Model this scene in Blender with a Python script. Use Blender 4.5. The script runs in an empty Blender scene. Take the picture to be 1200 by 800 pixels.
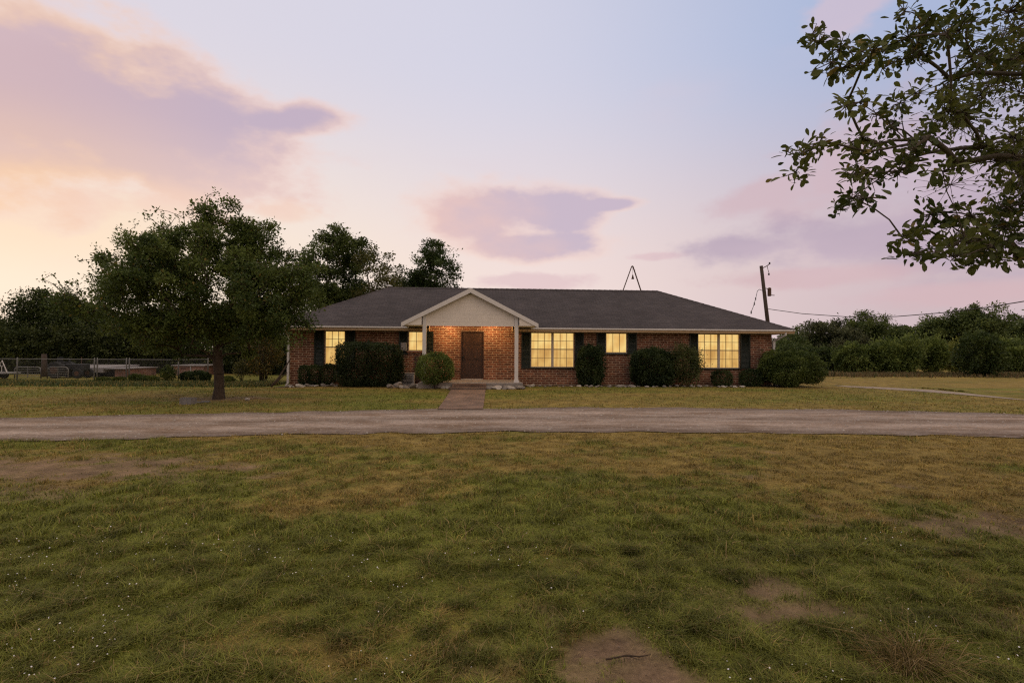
import bpy, math, random
import numpy as np
from mathutils import Vector, Matrix, Euler

R = math.radians
SC = bpy.context.scene
COL = SC.collection
rng = np.random.default_rng(7)
random.seed(7)

# ------------------------------------------------------------------ camera
H_EYE, FPX, HOR = 1.6, 650.0, 411.0            # eye height, focal length in photo pixels, horizon row
PITCH, ROLL = math.atan((HOR - 400) / FPX), R(0.33)
cam_d = bpy.data.cameras.new('camera')
cam = bpy.data.objects.new('camera', cam_d)
COL.objects.link(cam)
cam_d.sensor_width = 36.0
cam_d.lens = 36.0 * FPX / 1200.0
cam_d.clip_start, cam_d.clip_end = 0.05, 6000
CM = Matrix.Translation((0, 0, H_EYE)) @ Matrix.Rotation(R(90) + PITCH, 4, 'X') @ Matrix.Rotation(ROLL, 4, 'Z')
cam.matrix_world = CM
SC.camera = cam


def P(px, py, D):
    """world point seen at photo pixel (px, py) at distance D along +Y"""
    d = CM.to_3x3() @ Vector(((px - 600) / FPX, -(py - 400) / FPX, -1))
    t = D / d.y
    return Vector((0, 0, H_EYE)) + d * t


def sstep(a, b, x):
    t = np.clip((np.asarray(x, float) - a) / (b - a), 0, 1)
    return t * t * (3 - 2 * t)


def gz(x, y):
    """height of the ground"""
    return 0.07 * sstep(16.5, 22.5, y) + 0.05 * np.sin(np.asarray(x, float) * 0.11 + 1.0) * sstep(26, 60, y) - 0.30 * sstep(-7.5, -12, x) * sstep(19.5, 28, y)


def G(px, py):
    """ground point seen at photo pixel"""
    z = 0.0
    for _ in range(4):
        d = CM.to_3x3() @ Vector(((px - 600) / FPX, -(py - 400) / FPX, -1))
        t = (z - H_EYE) / d.z
        p = Vector((0, 0, H_EYE)) + d * t
        z = float(gz(p.x, p.y))
    return Vector((p.x, p.y, z))


# ------------------------------------------------------------------ noise (python side)
_perm = np.random.default_rng(3).random((256, 256))


def vnoise(x, y):
    xi, yi = np.floor(x).astype(int), np.floor(y).astype(int)
    fx, fy = x - xi, y - yi
    fx, fy = fx * fx * (3 - 2 * fx), fy * fy * (3 - 2 * fy)
    a = _perm[xi & 255, yi & 255]; b = _perm[(xi + 1) & 255, yi & 255]
    c = _perm[xi & 255, (yi + 1) & 255]; d = _perm[(xi + 1) & 255, (yi + 1) & 255]
    return (a * (1 - fx) + b * fx) * (1 - fy) + (c * (1 - fx) + d * fx) * fy


def fbm(x, y, o=4):
    s, a, t = 0, 0.5, 0
    x, y = np.asarray(x, float), np.asarray(y, float)
    for i in range(o):
        s = s + a * vnoise(x + 17.3 * i, y + 9.1 * i); t += a
        x, y, a = x * 2.03, y * 2.03, a * 0.5
    return s / t


# ------------------------------------------------------------------ materials
def new_mat(name):
    m = bpy.data.materials.new(name); m.use_nodes = True
    nt = m.node_tree
    return m, nt, nt.nodes['Principled BSDF'], nt.nodes['Material Output']


def nd(nt, typ, **kw):
    n = nt.nodes.new(typ)
    for k, v in kw.items():
        if k.startswith('i_'):
            n.inputs[k[2:].replace('_', ' ')].default_value = v
        else:
            setattr(n, k, v)
    return n


def c4(c):
    return (c[0], c[1], c[2], 1)


def plain(name, col, rough=0.6, var=0.25, scale=8.0, metal=0.0, bump=0.0, bscale=40.0, spec=0.4, stretch=None):
    """a colour broken up by noise, with a little bump"""
    m, nt, b, _ = new_mat(name)
    tc = nd(nt, 'ShaderNodeTexCoord')
    vec = tc.outputs['Object']
    if stretch:
        mp = nd(nt, 'ShaderNodeMapping'); mp.inputs['Scale'].default_value = stretch
        nt.links.new(vec, mp.inputs['Vector']); vec = mp.outputs[0]
    n = nd(nt, 'ShaderNodeTexNoise', i_Scale=scale, i_Detail=6.0, i_Roughness=0.65)
    nt.links.new(vec, n.inputs['Vector'])
    r = nd(nt, 'ShaderNodeValToRGB')
    r.color_ramp.elements[0].position, r.color_ramp.elements[1].position = 0.3, 0.72
    r.color_ramp.elements[0].color = c4([c * (1 - var) for c in col])
    r.color_ramp.elements[1].color = c4([min(1, c * (1 + var)) for c in col])
    nt.links.new(n.outputs['Fac'], r.inputs[0]); nt.links.new(r.outputs[0], b.inputs['Base Color'])
    b.inputs['Roughness'].default_value = rough; b.inputs['Metallic'].default_value = metal
    b.inputs['Specular IOR Level'].default_value = spec
    if bump:
        n2 = nd(nt, 'ShaderNodeTexNoise', i_Scale=bscale, i_Detail=5.0)
        nt.links.new(vec, n2.inputs['Vector'])
        bp = nd(nt, 'ShaderNodeBump', i_Strength=bump, i_Distance=0.02)
        nt.links.new(n2.outputs['Fac'], bp.inputs['Height']); nt.links.new(bp.outputs[0], b.inputs['Normal'])
    return m


def leaf_mat(name, rough=0.55, trans=0.35):
    """leaf colour from the per-leaf attribute, thin and a little see-through to light"""
    m, nt, b, out = new_mat(name)
    at = nd(nt, 'ShaderNodeAttribute'); at.attribute_name = 'tint'
    nt.links.new(at.outputs['Color'], b.inputs['Base Color'])
    b.inputs['Roughness'].default_value = rough
    b.inputs['Specular IOR Level'].default_value = 0.25
    tr = nd(nt, 'ShaderNodeBsdfTranslucent')
    nt.links.new(at.outputs['Color'], tr.inputs['Color'])
    mx = nd(nt, 'ShaderNodeMixShader'); mx.inputs[0].default_value = trans
    nt.links.new(b.outputs[0], mx.inputs[1]); nt.links.new(tr.outputs[0], mx.inputs[2])
    nt.links.new(mx.outputs[0], out.inputs['Surface'])
    return m


def brick_mat(name, c1, c2, mortar, vec_rot=None, scale=1.0, bw=0.22, rh=0.078, ms=0.012, bump=0.6, dirt=0.5):
    m, nt, b, _ = new_mat(name)
    tc = nd(nt, 'ShaderNodeTexCoord'); mp = nd(nt, 'ShaderNodeMapping')
    if vec_rot:
        mp.inputs['Rotation'].default_value = vec_rot
    nt.links.new(tc.outputs['Object'], mp.inputs['Vector'])
    br = nd(nt, 'ShaderNodeTexBrick', i_Scale=scale)
    br.inputs['Color1'].default_value = c4(c1); br.inputs['Color2'].default_value = c4(c2)
    br.inputs['Mortar'].default_value = c4(mortar)
    br.inputs['Mortar Size'].default_value = ms; br.inputs['Brick Width'].default_value = bw
    br.inputs['Row Height'].default_value = rh; br.inputs['Mortar Smooth'].default_value = 0.2
    br.inputs['Bias'].default_value = -0.1
    nt.links.new(mp.outputs[0], br.inputs['Vector'])
    no = nd(nt, 'ShaderNodeTexNoise', i_Scale=1.3, i_Detail=7.0, i_Roughness=0.7)
    nt.links.new(tc.outputs['Object'], no.inputs['Vector'])
    mr = nd(nt, 'ShaderNodeMapRange'); mr.inputs[1].default_value = 0.3; mr.inputs[2].default_value = 0.7
    mr.inputs[3].default_value = 1 - dirt; mr.inputs[4].default_value = 1 + dirt
    nt.links.new(no.outputs['Fac'], mr.inputs[0])
    mx = nd(nt, 'ShaderNodeMix', data_type='RGBA', blend_type='MULTIPLY'); mx.inputs[0].default_value = 1
    nt.links.new(br.outputs['Color'], mx.inputs[6]); nt.links.new(mr.outputs[0], mx.inputs[7])
    nt.links.new(mx.outputs[2], b.inputs['Base Color'])
    b.inputs['Roughness'].default_value = 0.85; b.inputs['Specular IOR Level'].default_value = 0.25
    bp = nd(nt, 'ShaderNodeBump', i_Strength=bump, i_Distance=0.015); bp.invert = True
    nt.links.new(br.outputs['Fac'], bp.inputs['Height']); nt.links.new(bp.outputs[0], b.inputs['Normal'])
    return m


def emit_pane(name, strength, c0=(0.78, 0.44, 0.12, 1), c1=(1.0, 0.72, 0.255, 1)):
    """lit room seen through curtained glass"""
    m, nt, b, out = new_mat(name)
    tc = nd(nt, 'ShaderNodeTexCoord')
    mp = nd(nt, 'ShaderNodeMapping'); mp.inputs['Scale'].default_value = (9, 1, 0.8)
    nt.links.new(tc.outputs['Object'], mp.inputs['Vector'])
    n = nd(nt, 'ShaderNodeTexNoise', i_Scale=1.0, i_Detail=3.0)
    nt.links.new(mp.outputs[0], n.inputs['Vector'])
    n2 = nd(nt, 'ShaderNodeTexNoise', i_Scale=2.2, i_Detail=2.0)
    nt.links.new(tc.outputs['Object'], n2.inputs['Vector'])
    ad = nd(nt, 'ShaderNodeMath', operation='ADD')
    nt.links.new(n.outputs['Fac'], ad.inputs[0]); nt.links.new(n2.outputs['Fac'], ad.inputs[1])
    r = nd(nt, 'ShaderNodeValToRGB')
    r.color_ramp.elements[0].position, r.color_ramp.elements[1].position = 0.36, 0.66
    r.color_ramp.elements[0].color = c0; r.color_ramp.elements[1].color = c1
    h = nd(nt, 'ShaderNodeMath', operation='MULTIPLY'); h.inputs[1].default_value = 0.5
    nt.links.new(ad.outputs[0], h.inputs[0]); nt.links.new(h.outputs[0], r.inputs[0])
    nt.links.new(r.outputs[0], b.inputs['Emission Color'])
    b.inputs['Emission Strength'].default_value = strength
    b.inputs['Base Color'].default_value = (0.02, 0.015, 0.01, 1)
    b.inputs['Roughness'].default_value = 0.08
    return m


M = {}
M['leaf'] = leaf_mat('leaf')
M['grass'] = leaf_mat('grass_blade', 0.7, 0.25)
M['bark'] = plain('bark', (0.060, 0.043, 0.031), 0.9, 0.4, 14, bump=0.9, bscale=28, stretch=(1, 1, 0.25), spec=0.15)
M['bark_grey'] = plain('bark_grey', (0.10, 0.08, 0.06), 0.9, 0.4, 10, bump=0.8, bscale=25, stretch=(1, 1, 0.3), spec=0.15)
M['brick'] = brick_mat('red_brick', (0.205, 0.074, 0.038), (0.095, 0.038, 0.023), (0.36, 0.25, 0.17), (R(90), 0, 0), rh=0.104, ms=0.017, bw=0.34)
M['brick_far'] = brick_mat('old_red_brick', (0.22, 0.085, 0.05), (0.15, 0.06, 0.04), (0.3, 0.24, 0.2), (R(90), 0, 0))
M['paver'] = brick_mat('brick_paver', (0.185, 0.115, 0.080), (0.15, 0.094, 0.066), (0.12, 0.085, 0.065), None, bw=0.22, rh=0.11, ms=0.008, bump=0.4)
M['white'] = plain('white_paint', (0.62, 0.58, 0.55), 0.55, 0.06, 3, bump=0.05)
M['siding'] = plain('white_siding', (0.71, 0.635, 0.555), 0.6, 0.06, 3)
M['tan'] = plain('tan_paint', (0.44, 0.30, 0.17), 0.65, 0.12, 5)
M['shutter'] = plain('dark_green_shutter', (0.012, 0.018, 0.012), 0.5, 0.3, 6)
M['doorwood'] = plain('dark_stained_wood', (0.046, 0.021, 0.012), 0.5, 0.35, 10, stretch=(4, 4, 0.4), bump=0.15)
M['frame'] = plain('window_frame_paint', (0.42, 0.36, 0.30), 0.5, 0.1, 5)
M['muntin'] = plain('window_muntin_paint', (0.30, 0.20, 0.11), 0.5, 0.1, 5)
M['pane'] = emit_pane('lit_pane', 0.92)
M['pane_low'] = emit_pane('lit_pane_behind_screen', 0.92, (0.58, 0.31, 0.085, 1), (0.88, 0.56, 0.18, 1))
M['block'] = plain('old_block', (0.16, 0.145, 0.135), 0.9, 0.3, 8, bump=0.4)
M['concrete'] = plain('concrete', (0.24, 0.21, 0.185), 0.9, 0.25, 6, bump=0.3)
M['stone'] = plain('grey_stone', (0.20, 0.175, 0.155), 0.9, 0.45, 5, bump=0.6, bscale=12)
M['stone_pale'] = plain('pale_stone', (0.38, 0.34, 0.30), 0.9, 0.3, 5, bump=0.6, bscale=12)
M['mulch'] = plain('mulch', (0.10, 0.068, 0.045), 0.95, 0.5, 9, bump=1.0, bscale=30)
M['galv'] = plain('galvanised_steel', (0.38, 0.37, 0.36), 0.5, 0.15, 10, metal=0.3)
M['fence'] = plain('weathered_galvanised', (0.16, 0.155, 0.145), 0.6, 0.2, 10, metal=0.2)
M['pebble'] = plain('earth_crumbs', (0.17, 0.115, 0.075), 0.95, 0.5, 30)
M['wire'] = plain('dark_wire', (0.03, 0.028, 0.028), 0.6, 0.2, 10)
M['chain'] = plain('chain_link_wire', (0.10, 0.10, 0.09), 0.6, 0.2, 10, metal=0.2)
M['polewood'] = plain('weathered_pole_wood', (0.055, 0.038, 0.028), 0.9, 0.35, 9, bump=0.5, stretch=(1, 1, 0.15))
M['rust'] = plain('rusty_steel', (0.09, 0.045, 0.028), 0.8, 0.4, 12)
M['dark'] = plain('dark_paint', (0.014, 0.014, 0.014), 0.6, 0.3, 6)
M['rubber'] = plain('rubber', (0.012, 0.012, 0.012), 0.8, 0.2, 6)
M['metalroof'] = plain('pale_sheet_metal', (0.27, 0.25, 0.25), 0.6, 0.15, 3, metal=0.1)
M['utility'] = plain('utility_grey', (0.30, 0.28, 0.27), 0.5, 0.1, 5)
M['petal'] = plain('white_petal', (0.75, 0.72, 0.74), 0.6, 0.05, 5)
M['driedstem'] = plain('dried_stem', (0.26, 0.18, 0.10), 0.8, 0.3, 12)


def roof_mat():
    m, nt, b, _ = new_mat('asphalt_shingle')
    tc = nd(nt, 'ShaderNodeTexCoord')
    br = nd(nt, 'ShaderNodeTexBrick', i_Scale=1.0)
    br.inputs['Color1'].default_value = (0.070, 0.060, 0.062, 1); br.inputs['Color2'].default_value = (0.052, 0.045, 0.048, 1)
    br.inputs['Mortar'].default_value = (0.028, 0.023, 0.024, 1)
    br.inputs['Brick Width'].default_value = 0.3; br.inputs['Row Height'].default_value = 0.13
    br.inputs['Mortar Size'].default_value = 0.008
    nt.links.new(tc.outputs['Object'], br.inputs['Vector'])
    n = nd(nt, 'ShaderNodeTexNoise', i_Scale=0.55, i_Detail=8.0, i_Roughness=0.7)
    nt.links.new(tc.outputs['Object'], n.inputs['Vector'])
    n2 = nd(nt, 'ShaderNodeTexNoise', i_Scale=45.0, i_Detail=3.0)
    nt.links.new(tc.outputs['Object'], n2.inputs['Vector'])
    ad = nd(nt, 'ShaderNodeMath', operation='ADD')
    nt.links.new(n.outputs['Fac'], ad.inputs[0]); nt.links.new(n2.outputs['Fac'], ad.inputs[1])
    mr = nd(nt, 'ShaderNodeMapRange'); mr.inputs[1].default_value = 0.7; mr.inputs[2].default_value = 1.3
    mr.inputs[3].default_value = 0.6; mr.inputs[4].default_value = 1.45
    nt.links.new(ad.outputs[0], mr.inputs[0])
    mx = nd(nt, 'ShaderNodeMix', data_type='RGBA', blend_type='MULTIPLY'); mx.inputs[0].default_value = 1
    nt.links.new(br.outputs['Color'], mx.inputs[6]); nt.links.new(mr.outputs[0], mx.inputs[7])
    nt.links.new(mx.outputs[2], b.inputs['Base Color'])
    b.inputs['Roughness'].default_value = 0.9; b.inputs['Specular IOR Level'].default_value = 0.2
    bp = nd(nt, 'ShaderNodeBump', i_Strength=0.5, i_Distance=0.02); bp.invert = True
    nt.links.new(br.outputs['Fac'], bp.inputs['Height']); nt.links.new(bp.outputs[0], b.inputs['Normal'])
    return m


M['roof'] = roof_mat()


# ------------------------------------------------------------------ mesh helpers
class MB:
    def __init__(self):
        self.v, self.f = [], []

    def add(self, vs, fs):
        o = len(self.v)
        self.v += [tuple(p) for p in vs]
        self.f += [tuple(i + o for i in f) for f in fs]
        return self

    def box(self, x0, x1, y0, y1, z0, z1, mat=None):
        vs = [(x, y, z) for z in (z0, z1) for y in (y0, y1) for x in (x0, x1)]
        if mat is not None:
            vs = [mat @ Vector(p) for p in vs]
        return self.add(vs, [(0, 2, 3, 1), (4, 5, 7, 6), (0, 1, 5, 4), (2, 6, 7, 3), (0, 4, 6, 2), (1, 3, 7, 5)])

    def prism(self, pts, d):
        """polygon pts (list of 3D) swept by vector d"""
        n = len(pts); d = Vector(d)
        vs = [Vector(p) for p in pts] + [Vector(p) + d for p in pts]
        fs = [tuple(range(n - 1, -1, -1)), tuple(range(n, 2 * n))] + [(i, (i + 1) % n, n + (i + 1) % n, n + i) for i in range(n)]
        return self.add(vs, fs)

    def tube(self, pts, rad, n=6, caps=True):
        pts = [Vector(p) for p in pts]
        if not hasattr(rad, '__len__'):
            rad = [rad] * len(pts)
        o = len(self.v); up0 = None
        for i, p in enumerate(pts):
            t = (pts[min(i + 1, len(pts) - 1)] - pts[max(i - 1, 0)]).normalized()
            if up0 is None:
                up0 = t.orthogonal().normalized()
            a = (up0 - t * up0.dot(t)).normalized(); up0 = a
            b = t.cross(a)
            for k in range(n):
                an = 2 * math.pi * k / n
                self.v.append(tuple(p + (a * math.cos(an) + b * math.sin(an)) * rad[i]))
        for i in range(len(pts) - 1):
            for k in range(n):
                k2 = (k + 1) % n
                self.f.append((o + i * n + k, o + i * n + k2, o + (i + 1) * n + k2, o + (i + 1) * n + k))
        if caps:
            self.f.append(tuple(o + k for k in range(n - 1, -1, -1)))
            self.f.append(tuple(o + (len(pts) - 1) * n + k for k in range(n)))
        return self

    def wheel(self, c, r, w, axis='Y', n=18, r0=0.0):
        c = Vector(c); ax = Vector((1, 0, 0)) if axis == 'X' else Vector((0, 1, 0))
        return self.tube([c - ax * w / 2, c - ax * w * 0.42, c + ax * w * 0.42, c + ax * w / 2], [r * 0.9, r, r, r * 0.9], n)

    def build(self, name, mat, parent=None, smooth=False, loc=None, bevel=0.0):
        me = bpy.data.meshes.new(name)
        me.from_pydata(self.v, [], self.f); me.update()
        if mat: me.materials.append(mat)
        if smooth:
            me.polygons.foreach_set('use_smooth', [True] * len(me.polygons))
        o = bpy.data.objects.new(name, me); COL.objects.link(o)
        if parent: o.parent = parent
        if loc is not None: o.location = loc
        if bevel:
            bv = o.modifiers.new('bevel', 'BEVEL'); bv.width = bevel; bv.segments = 2; bv.limit_method = 'ANGLE'
        return o


def np_obj(name, V, F, mat, parent=None, tint=None, smooth=False):
    me = bpy.data.meshes.new(name)
    V = np.ascontiguousarray(V, dtype=np.float32); F = np.ascontiguousarray(F, dtype=np.int32)
    k = F.shape[1]
    me.vertices.add(len(V)); me.vertices.foreach_set('co', V.ravel())
    me.loops.add(F.size); me.loops.foreach_set('vertex_index', F.ravel())
    me.polygons.add(len(F)); me.polygons.foreach_set('loop_start', np.arange(0, F.size, k, dtype=np.int32))
    if smooth: me.polygons.foreach_set('use_smooth', np.ones(len(F), dtype=bool))
    me.update(calc_edges=True); me.validate()
    if tint is not None:
        a = me.attributes.new('tint', 'FLOAT_COLOR', 'POINT')
        a.data.foreach_set('color', np.concatenate([tint, np.ones((len(tint), 1))], 1).astype(np.float32).ravel())
    me.materials.append(mat)
    o = bpy.data.objects.new(name, me); COL.objects.link(o)
    if parent: o.parent = parent
    return o


def tag(o, label=None, cat=None, group=None, kind=None):
    if label: o['label'] = label
    if cat: o['category'] = cat
    if group: o['group'] = group
    if kind: o['kind'] = kind
    return o


def empty(name, loc, label, cat, group=None, rz=0.0):
    o = bpy.data.objects.new(name, None); COL.objects.link(o)
    o.location = loc; o.rotation_euler = (0, 0, rz); o.empty_display_size = 0.2
    return tag(o, label, cat, group)


# ------------------------------------------------------------------ leaves, branches, trees, shrubs
LEAF6 = np.array([(0, 0, 0), (0.30, 0.30, 0.05), (0.44, 0.68, 0.03), (0, 1, -0.10), (-0.44, 0.68, 0.03), (-0.30, 0.30, 0.05)])
LEAF9 = np.array([(0, 0, 0), (0.24, 0.22, 0.04), (0.46, 0.56, 0.05), (0.36, 0.84, 0.0), (0, 1, -0.08), (-0.36, 0.84, 0.0), (-0.46, 0.56, 0.05), (-0.24, 0.22, 0.04), (0, 0.55, -0.02)])
LEAF4 = np.array([(0, 0, 0), (0.5, 0.5, 0.08), (0, 1, -0.06), (-0.5, 0.5, 0.08)])


def unit(a):
    return a / np.maximum(np.linalg.norm(a, axis=1, keepdims=True), 1e-9)


def leaf_arrays(C, D, N, L, W, shape):
    """C base, D direction, N approximate normal, L length, W width -> verts, faces"""
    D = unit(D); S = unit(np.cross(D, N)); N2 = np.cross(S, D)
    k = len(shape)
    V = (C[:, None, :] + shape[None, :, 0, None] * (W[:, None, None] * S[:, None, :])
         + shape[None, :, 1, None] * (L[:, None, None] * D[:, None, :])
         + shape[None, :, 2, None] * (L[:, None, None] * N2[:, None, :]))
    n = len(C); base = np.arange(n)[:, None] * k
    if k == 9:
        F = np.concatenate([base + np.array(q) for q in ([0, 1, 2, 8], [8, 2, 3, 4], [8, 4, 5, 6], [0, 8, 6, 7])], 0)
    elif k == 6:
        F = np.concatenate([base + np.array([0, 1, 2, 3]), base + np.array([0, 3, 4, 5])], 0)
    else:
        F = base + np.arange(4)
    return V.reshape(-1, 3), F


def tints(n, dark, light, r, clump=None, spread=0.5, odd=None, podd=0.0):
    t = np.clip((clump if clump is not None else 0.5) + (r.random(n) - 0.5) * spread, 0, 1)[:, None]
    c = np.array(dark) * (1 - t) + np.array(light) * t
    if odd is not None:
        m = r.random(n) < podd
        c[m] = np.array(odd) * (0.7 + 0.6 * r.random((m.sum(), 1)))
    return c * np.array((1.5, 1.5, 1.15))


def cones(A, B, ra, rb, n=6):
    """many truncated cones at once"""
    T = unit(B - A)
    ref = np.where(np.abs(T[:, 2:3]) < 0.9, np.array([[0, 0, 1.0]]), np.array([[1.0, 0, 0]]))
    U = unit(np.cross(T, ref)); Wv = np.cross(T, U)
    an = 2 * np.pi * np.arange(n) / n
    ring = np.cos(an)[None, :, None] * U[:, None, :] + np.sin(an)[None, :, None] * Wv[:, None, :]
    V = np.concatenate([A[:, None] + ring * ra[:, None, None], B[:, None] + ring * rb[:, None, None]], 1).reshape(-1, 3)
    k = np.arange(n); k2 = (k + 1) % n
    f = np.stack([k, k2, n + k2, n + k], 1)
    F = (np.arange(len(A))[:, None, None] * (2 * n) + f[None]).reshape(-1, 4)
    return V, F


def grow(r, spine, clumps, trunk_r, tip_r=0.006, penalty=0.3, expo=0.48, sub=3, wob=0.06):
    """join clumps to a trunk: nearest existing node, thickness from the number of tips carried"""
    nodes = [np.array(p, float) for p in spine]; par = [-1] + list(range(len(spine) - 1))
    dist = [0.0]
    for i in range(1, len(spine)): dist.append(dist[-1] + np.linalg.norm(nodes[i] - nodes[i - 1]))
    top = nodes[-1]
    order = np.argsort(np.linalg.norm(clumps - top, axis=1))
    tips = []
    first = max(1, len(spine) // 2)
    for ci in order:
        c = clumps[ci]
        X = np.array(nodes[first:]); d = np.linalg.norm(X - c, axis=1)
        cost = d + penalty * np.array(dist[first:]) + 0.6 * np.maximum(0, X[:, 2] - c[2])
        j = int(np.argmin(cost)) + first
        p0 = nodes[j]; L = np.linalg.norm(c - p0); prev = j
        bend = r.normal(0, wob, 3) * L; bend[2] += 0.08 * L
        for s in range(1, sub + 1):
            t = s / sub
            q = p0 + (c - p0) * t + bend * 4 * t * (1 - t) * 0.7 + (r.normal(0, 0.02, 3) * L if s < sub else 0)
            nodes.append(q); par.append(prev); dist.append(dist[prev] + np.linalg.norm(q - nodes[prev])); prev = len(nodes) - 1
        tips.append(prev)
    cnt = np.zeros(len(nodes))
    for t in tips: cnt[t] += 1
    for i in range(len(nodes) - 1, 0, -1): cnt[par[i]] += cnt[i]
    cnt = np.maximum(cnt, 1)
    rad = tip_r * cnt ** expo
    rad = rad * min(1.0, 1e9) * (trunk_r / rad[0]) ** (np.log(cnt) / np.log(cnt[0] + 1e-9) if cnt[0] > 1 else 1)
    N = np.array(nodes); pr = np.array(par)
    i = np.arange(1, len(N))
    rp = np.minimum(rad[pr[i]], rad[i] * 1.5)
    rp[:len(spine) - 1] = rad[pr[i]][:len(spine) - 1]
    return N, pr, rad, cones(N[pr[i]], N[i], rp, rad[i], 7)


def tree(name, label, base, lobes, n_clump, per, leaf, spine, trunk_r, dark, light, seed, group=None, cat='tree', clump_r=0.35,
         shape=LEAF4, aspect=0.55, odd=None, podd=0.0, extra=None, bark='bark', shell=0.55, droop=0.0, twigs=0, penalty=0.3, spread=0.5, tip_r=0.006, wob=0.06):
    """lobes: (cx,cy,cz,rx,ry,rz) in world space; extra: clump points (world) with few leaves"""
    r = np.random.default_rng(seed)
    base = np.array(base, float)
    vol = np.array([l[3] * l[4] * l[5] for l in lobes]) ** 0.8
    pick = r.choice(len(lobes), n_clump, p=vol / vol.sum())
    Lb = np.array(lobes)[pick]
    d = unit(r.normal(size=(n_clump, 3)))
    rr = r.random(n_clump) ** (1 / 3); rr = shell * (0.75 + 0.25 * r.random(n_clump)) + (1 - shell) * rr
    C = Lb[:, :3] + d * rr[:, None] * Lb[:, 3:] + r.normal(0, 0.12, (n_clump, 3)) * Lb[:, 3:].mean(1)[:, None]
    C[:, 2] = np.maximum(C[:, 2], base[2] + 0.25)
    nl = np.full(n_clump, per) * (0.35 + 1.3 * r.random(n_clump))
    cr = clump_r * (0.6 + 0.8 * r.random(n_clump))
    if extra is not None and len(extra):
        E = np.array([e[:3] for e in extra]); C = np.concatenate([C, E])
        nl = np.concatenate([nl, [e[3] for e in extra]]); cr = np.concatenate([cr, [e[4] for e in extra]])
    nl = nl.astype(int)
    root = empty(name, base, label, cat, group)
    N, pr, rad, (V, F) = grow(r, spine, C, trunk_r, penalty=penalty, tip_r=tip_r, wob=wob)
    flare = 1 + 0.28 * np.exp(-(V[:, 2] - base[2]) / 0.16) * (np.abs(V[:, 0] - base[0]) < 0.5)
    V[:, :2] = base[:2] + (V[:, :2] - base[:2]) * np.where(V[:, 2] < base[2] + 0.6, flare, 1)[:, None]
    idx = np.repeat(np.arange(len(C)), nl); n = len(idx)
    off = unit(r.normal(size=(n, 3))) * (r.random((n, 1)) ** 0.5) * np.array([1, 1, 0.72]) * 1.05
    stray = r.random(n) < 0.06; off[stray] *= 1.5
    pos = C[idx] + off * cr[idx][:, None]
    D = unit(off + r.normal(size=(n, 3)) * 0.8 + np.array([0, 0, 0.15 - droop]))
    Nn = unit(r.normal(size=(n, 3)) * 0.7 + np.array([0, 0, 1.0]))
    L = leaf * (0.6 + 0.8 * r.random(n))
    if twigs:
        sel = r.random(n) < twigs
        A = C[idx[sel]]; B = pos[sel]
        tv, tf = cones(A, B, np.full(len(A), 0.0045), np.full(len(A), 0.002), 3)
        F = np.concatenate([F, tf + len(V)]); V = np.concatenate([V, tv])
    np_obj('trunk', V - base, F, M[bark], root, smooth=True)
    LV, LF = leaf_arrays(pos, D, Nn, L, L * aspect * (0.8 + 0.4 * r.random(n)), shape)
    tn = tints(n, dark, light, r, r.random(len(C))[idx], spread, odd, podd)
    np_obj('crown', LV - base, LF, M['leaf'], root, np.repeat(tn, len(shape), 0))
    return root


def shrub(name, label, base, size, n, leaf, dark, light, seed, kind='round', group=None, stems=5, zc=None, power=2.0, rough=0.12,
          cat='shrub', rz=0.0, odd=None, podd=0.0, upright=0.0, stem_mat='bark', stem_r=0.015):
    """a mass of leaves near the surface of a rounded body carried on stems"""
    r = np.random.default_rng(seed)
    root = empty(name, base, label, cat, group, rz)
    sx, sy, sz = size
    d = unit(r.normal(size=(n, 3)))
    p = (np.abs(d) ** power).sum(1) ** (-1 / power)
    lump = 1 + rough * (2 * fbm(d[:, 0] * 2.5 + seed, d[:, 1] * 2.5 + d[:, 2] * 2.1, 3) - 1) * 1.6
    rr = (1 - np.abs(r.normal(0, 0.16 if kind != 'loose' else 0.30, n))) * p * lump
    if kind == 'loose': rr *= 1 + 0.25 * r.normal(size=n) * (r.random(n) < 0.3)
    zc = sz * 0.52 if zc is None else zc
    C = d * rr[:, None] * np.array([sx / 2, sy / 2, sz / 2]) + np.array([0, 0, zc])
    st_ = r.random(n) < 0.035; C[st_] = (C[st_] - np.array([0, 0, zc])) * (1.08 + 0.14 * r.random((st_.sum(), 1))) + np.array([0, 0, zc])
    keep = C[:, 2] > 0.01
    C, d, n = C[keep], d[keep], keep.sum()
    D = unit(d + r.normal(size=(n, 3)) * 0.7 + np.array([0, 0, upright]))
    Nn = unit(r.normal(size=(n, 3)) * 0.8 + d * 0.6 + np.array([0, 0, 0.5]))
    L = leaf * (0.6 + 0.8 * r.random(n))
    LV, LF = leaf_arrays(C, D, Nn, L, L * 0.55, LEAF4)
    cl = fbm(C[:, 0] * 3 + seed * 3.1, C[:, 2] * 3 + C[:, 1] * 2, 3)
    tn = tints(n, dark, light, r, np.clip((cl - 0.5) * 2.2 + 0.5, 0, 1), 0.45, odd, podd)
    np_obj('foliage', LV, LF, M['leaf'], root, np.repeat(tn, 4, 0))
    mb = MB()
    for i in range(stems):
        a = r.random() * 6.28; q = r.random()
        e = Vector((math.cos(a) * sx * 0.36 * q, math.sin(a) * sy * 0.36 * q, zc + sz * 0.25 * r.random()))
        s = Vector((math.cos(a) * sx * 0.08, math.sin(a) * sy * 0.08, -0.03))
        mid = (s + e) / 2 + Vector((math.cos(a) * 0.05, math.sin(a) * 0.05, 0.05))
        mb.tube([s, mid, e], [stem_r, stem_r * 0.75, stem_r * 0.35], 5)
    mb.build('stem', M[stem_mat], root, smooth=True)
    return root


GREEN_D, GREEN_L = (0.024, 0.038, 0.012), (0.080, 0.104, 0.034)

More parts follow.
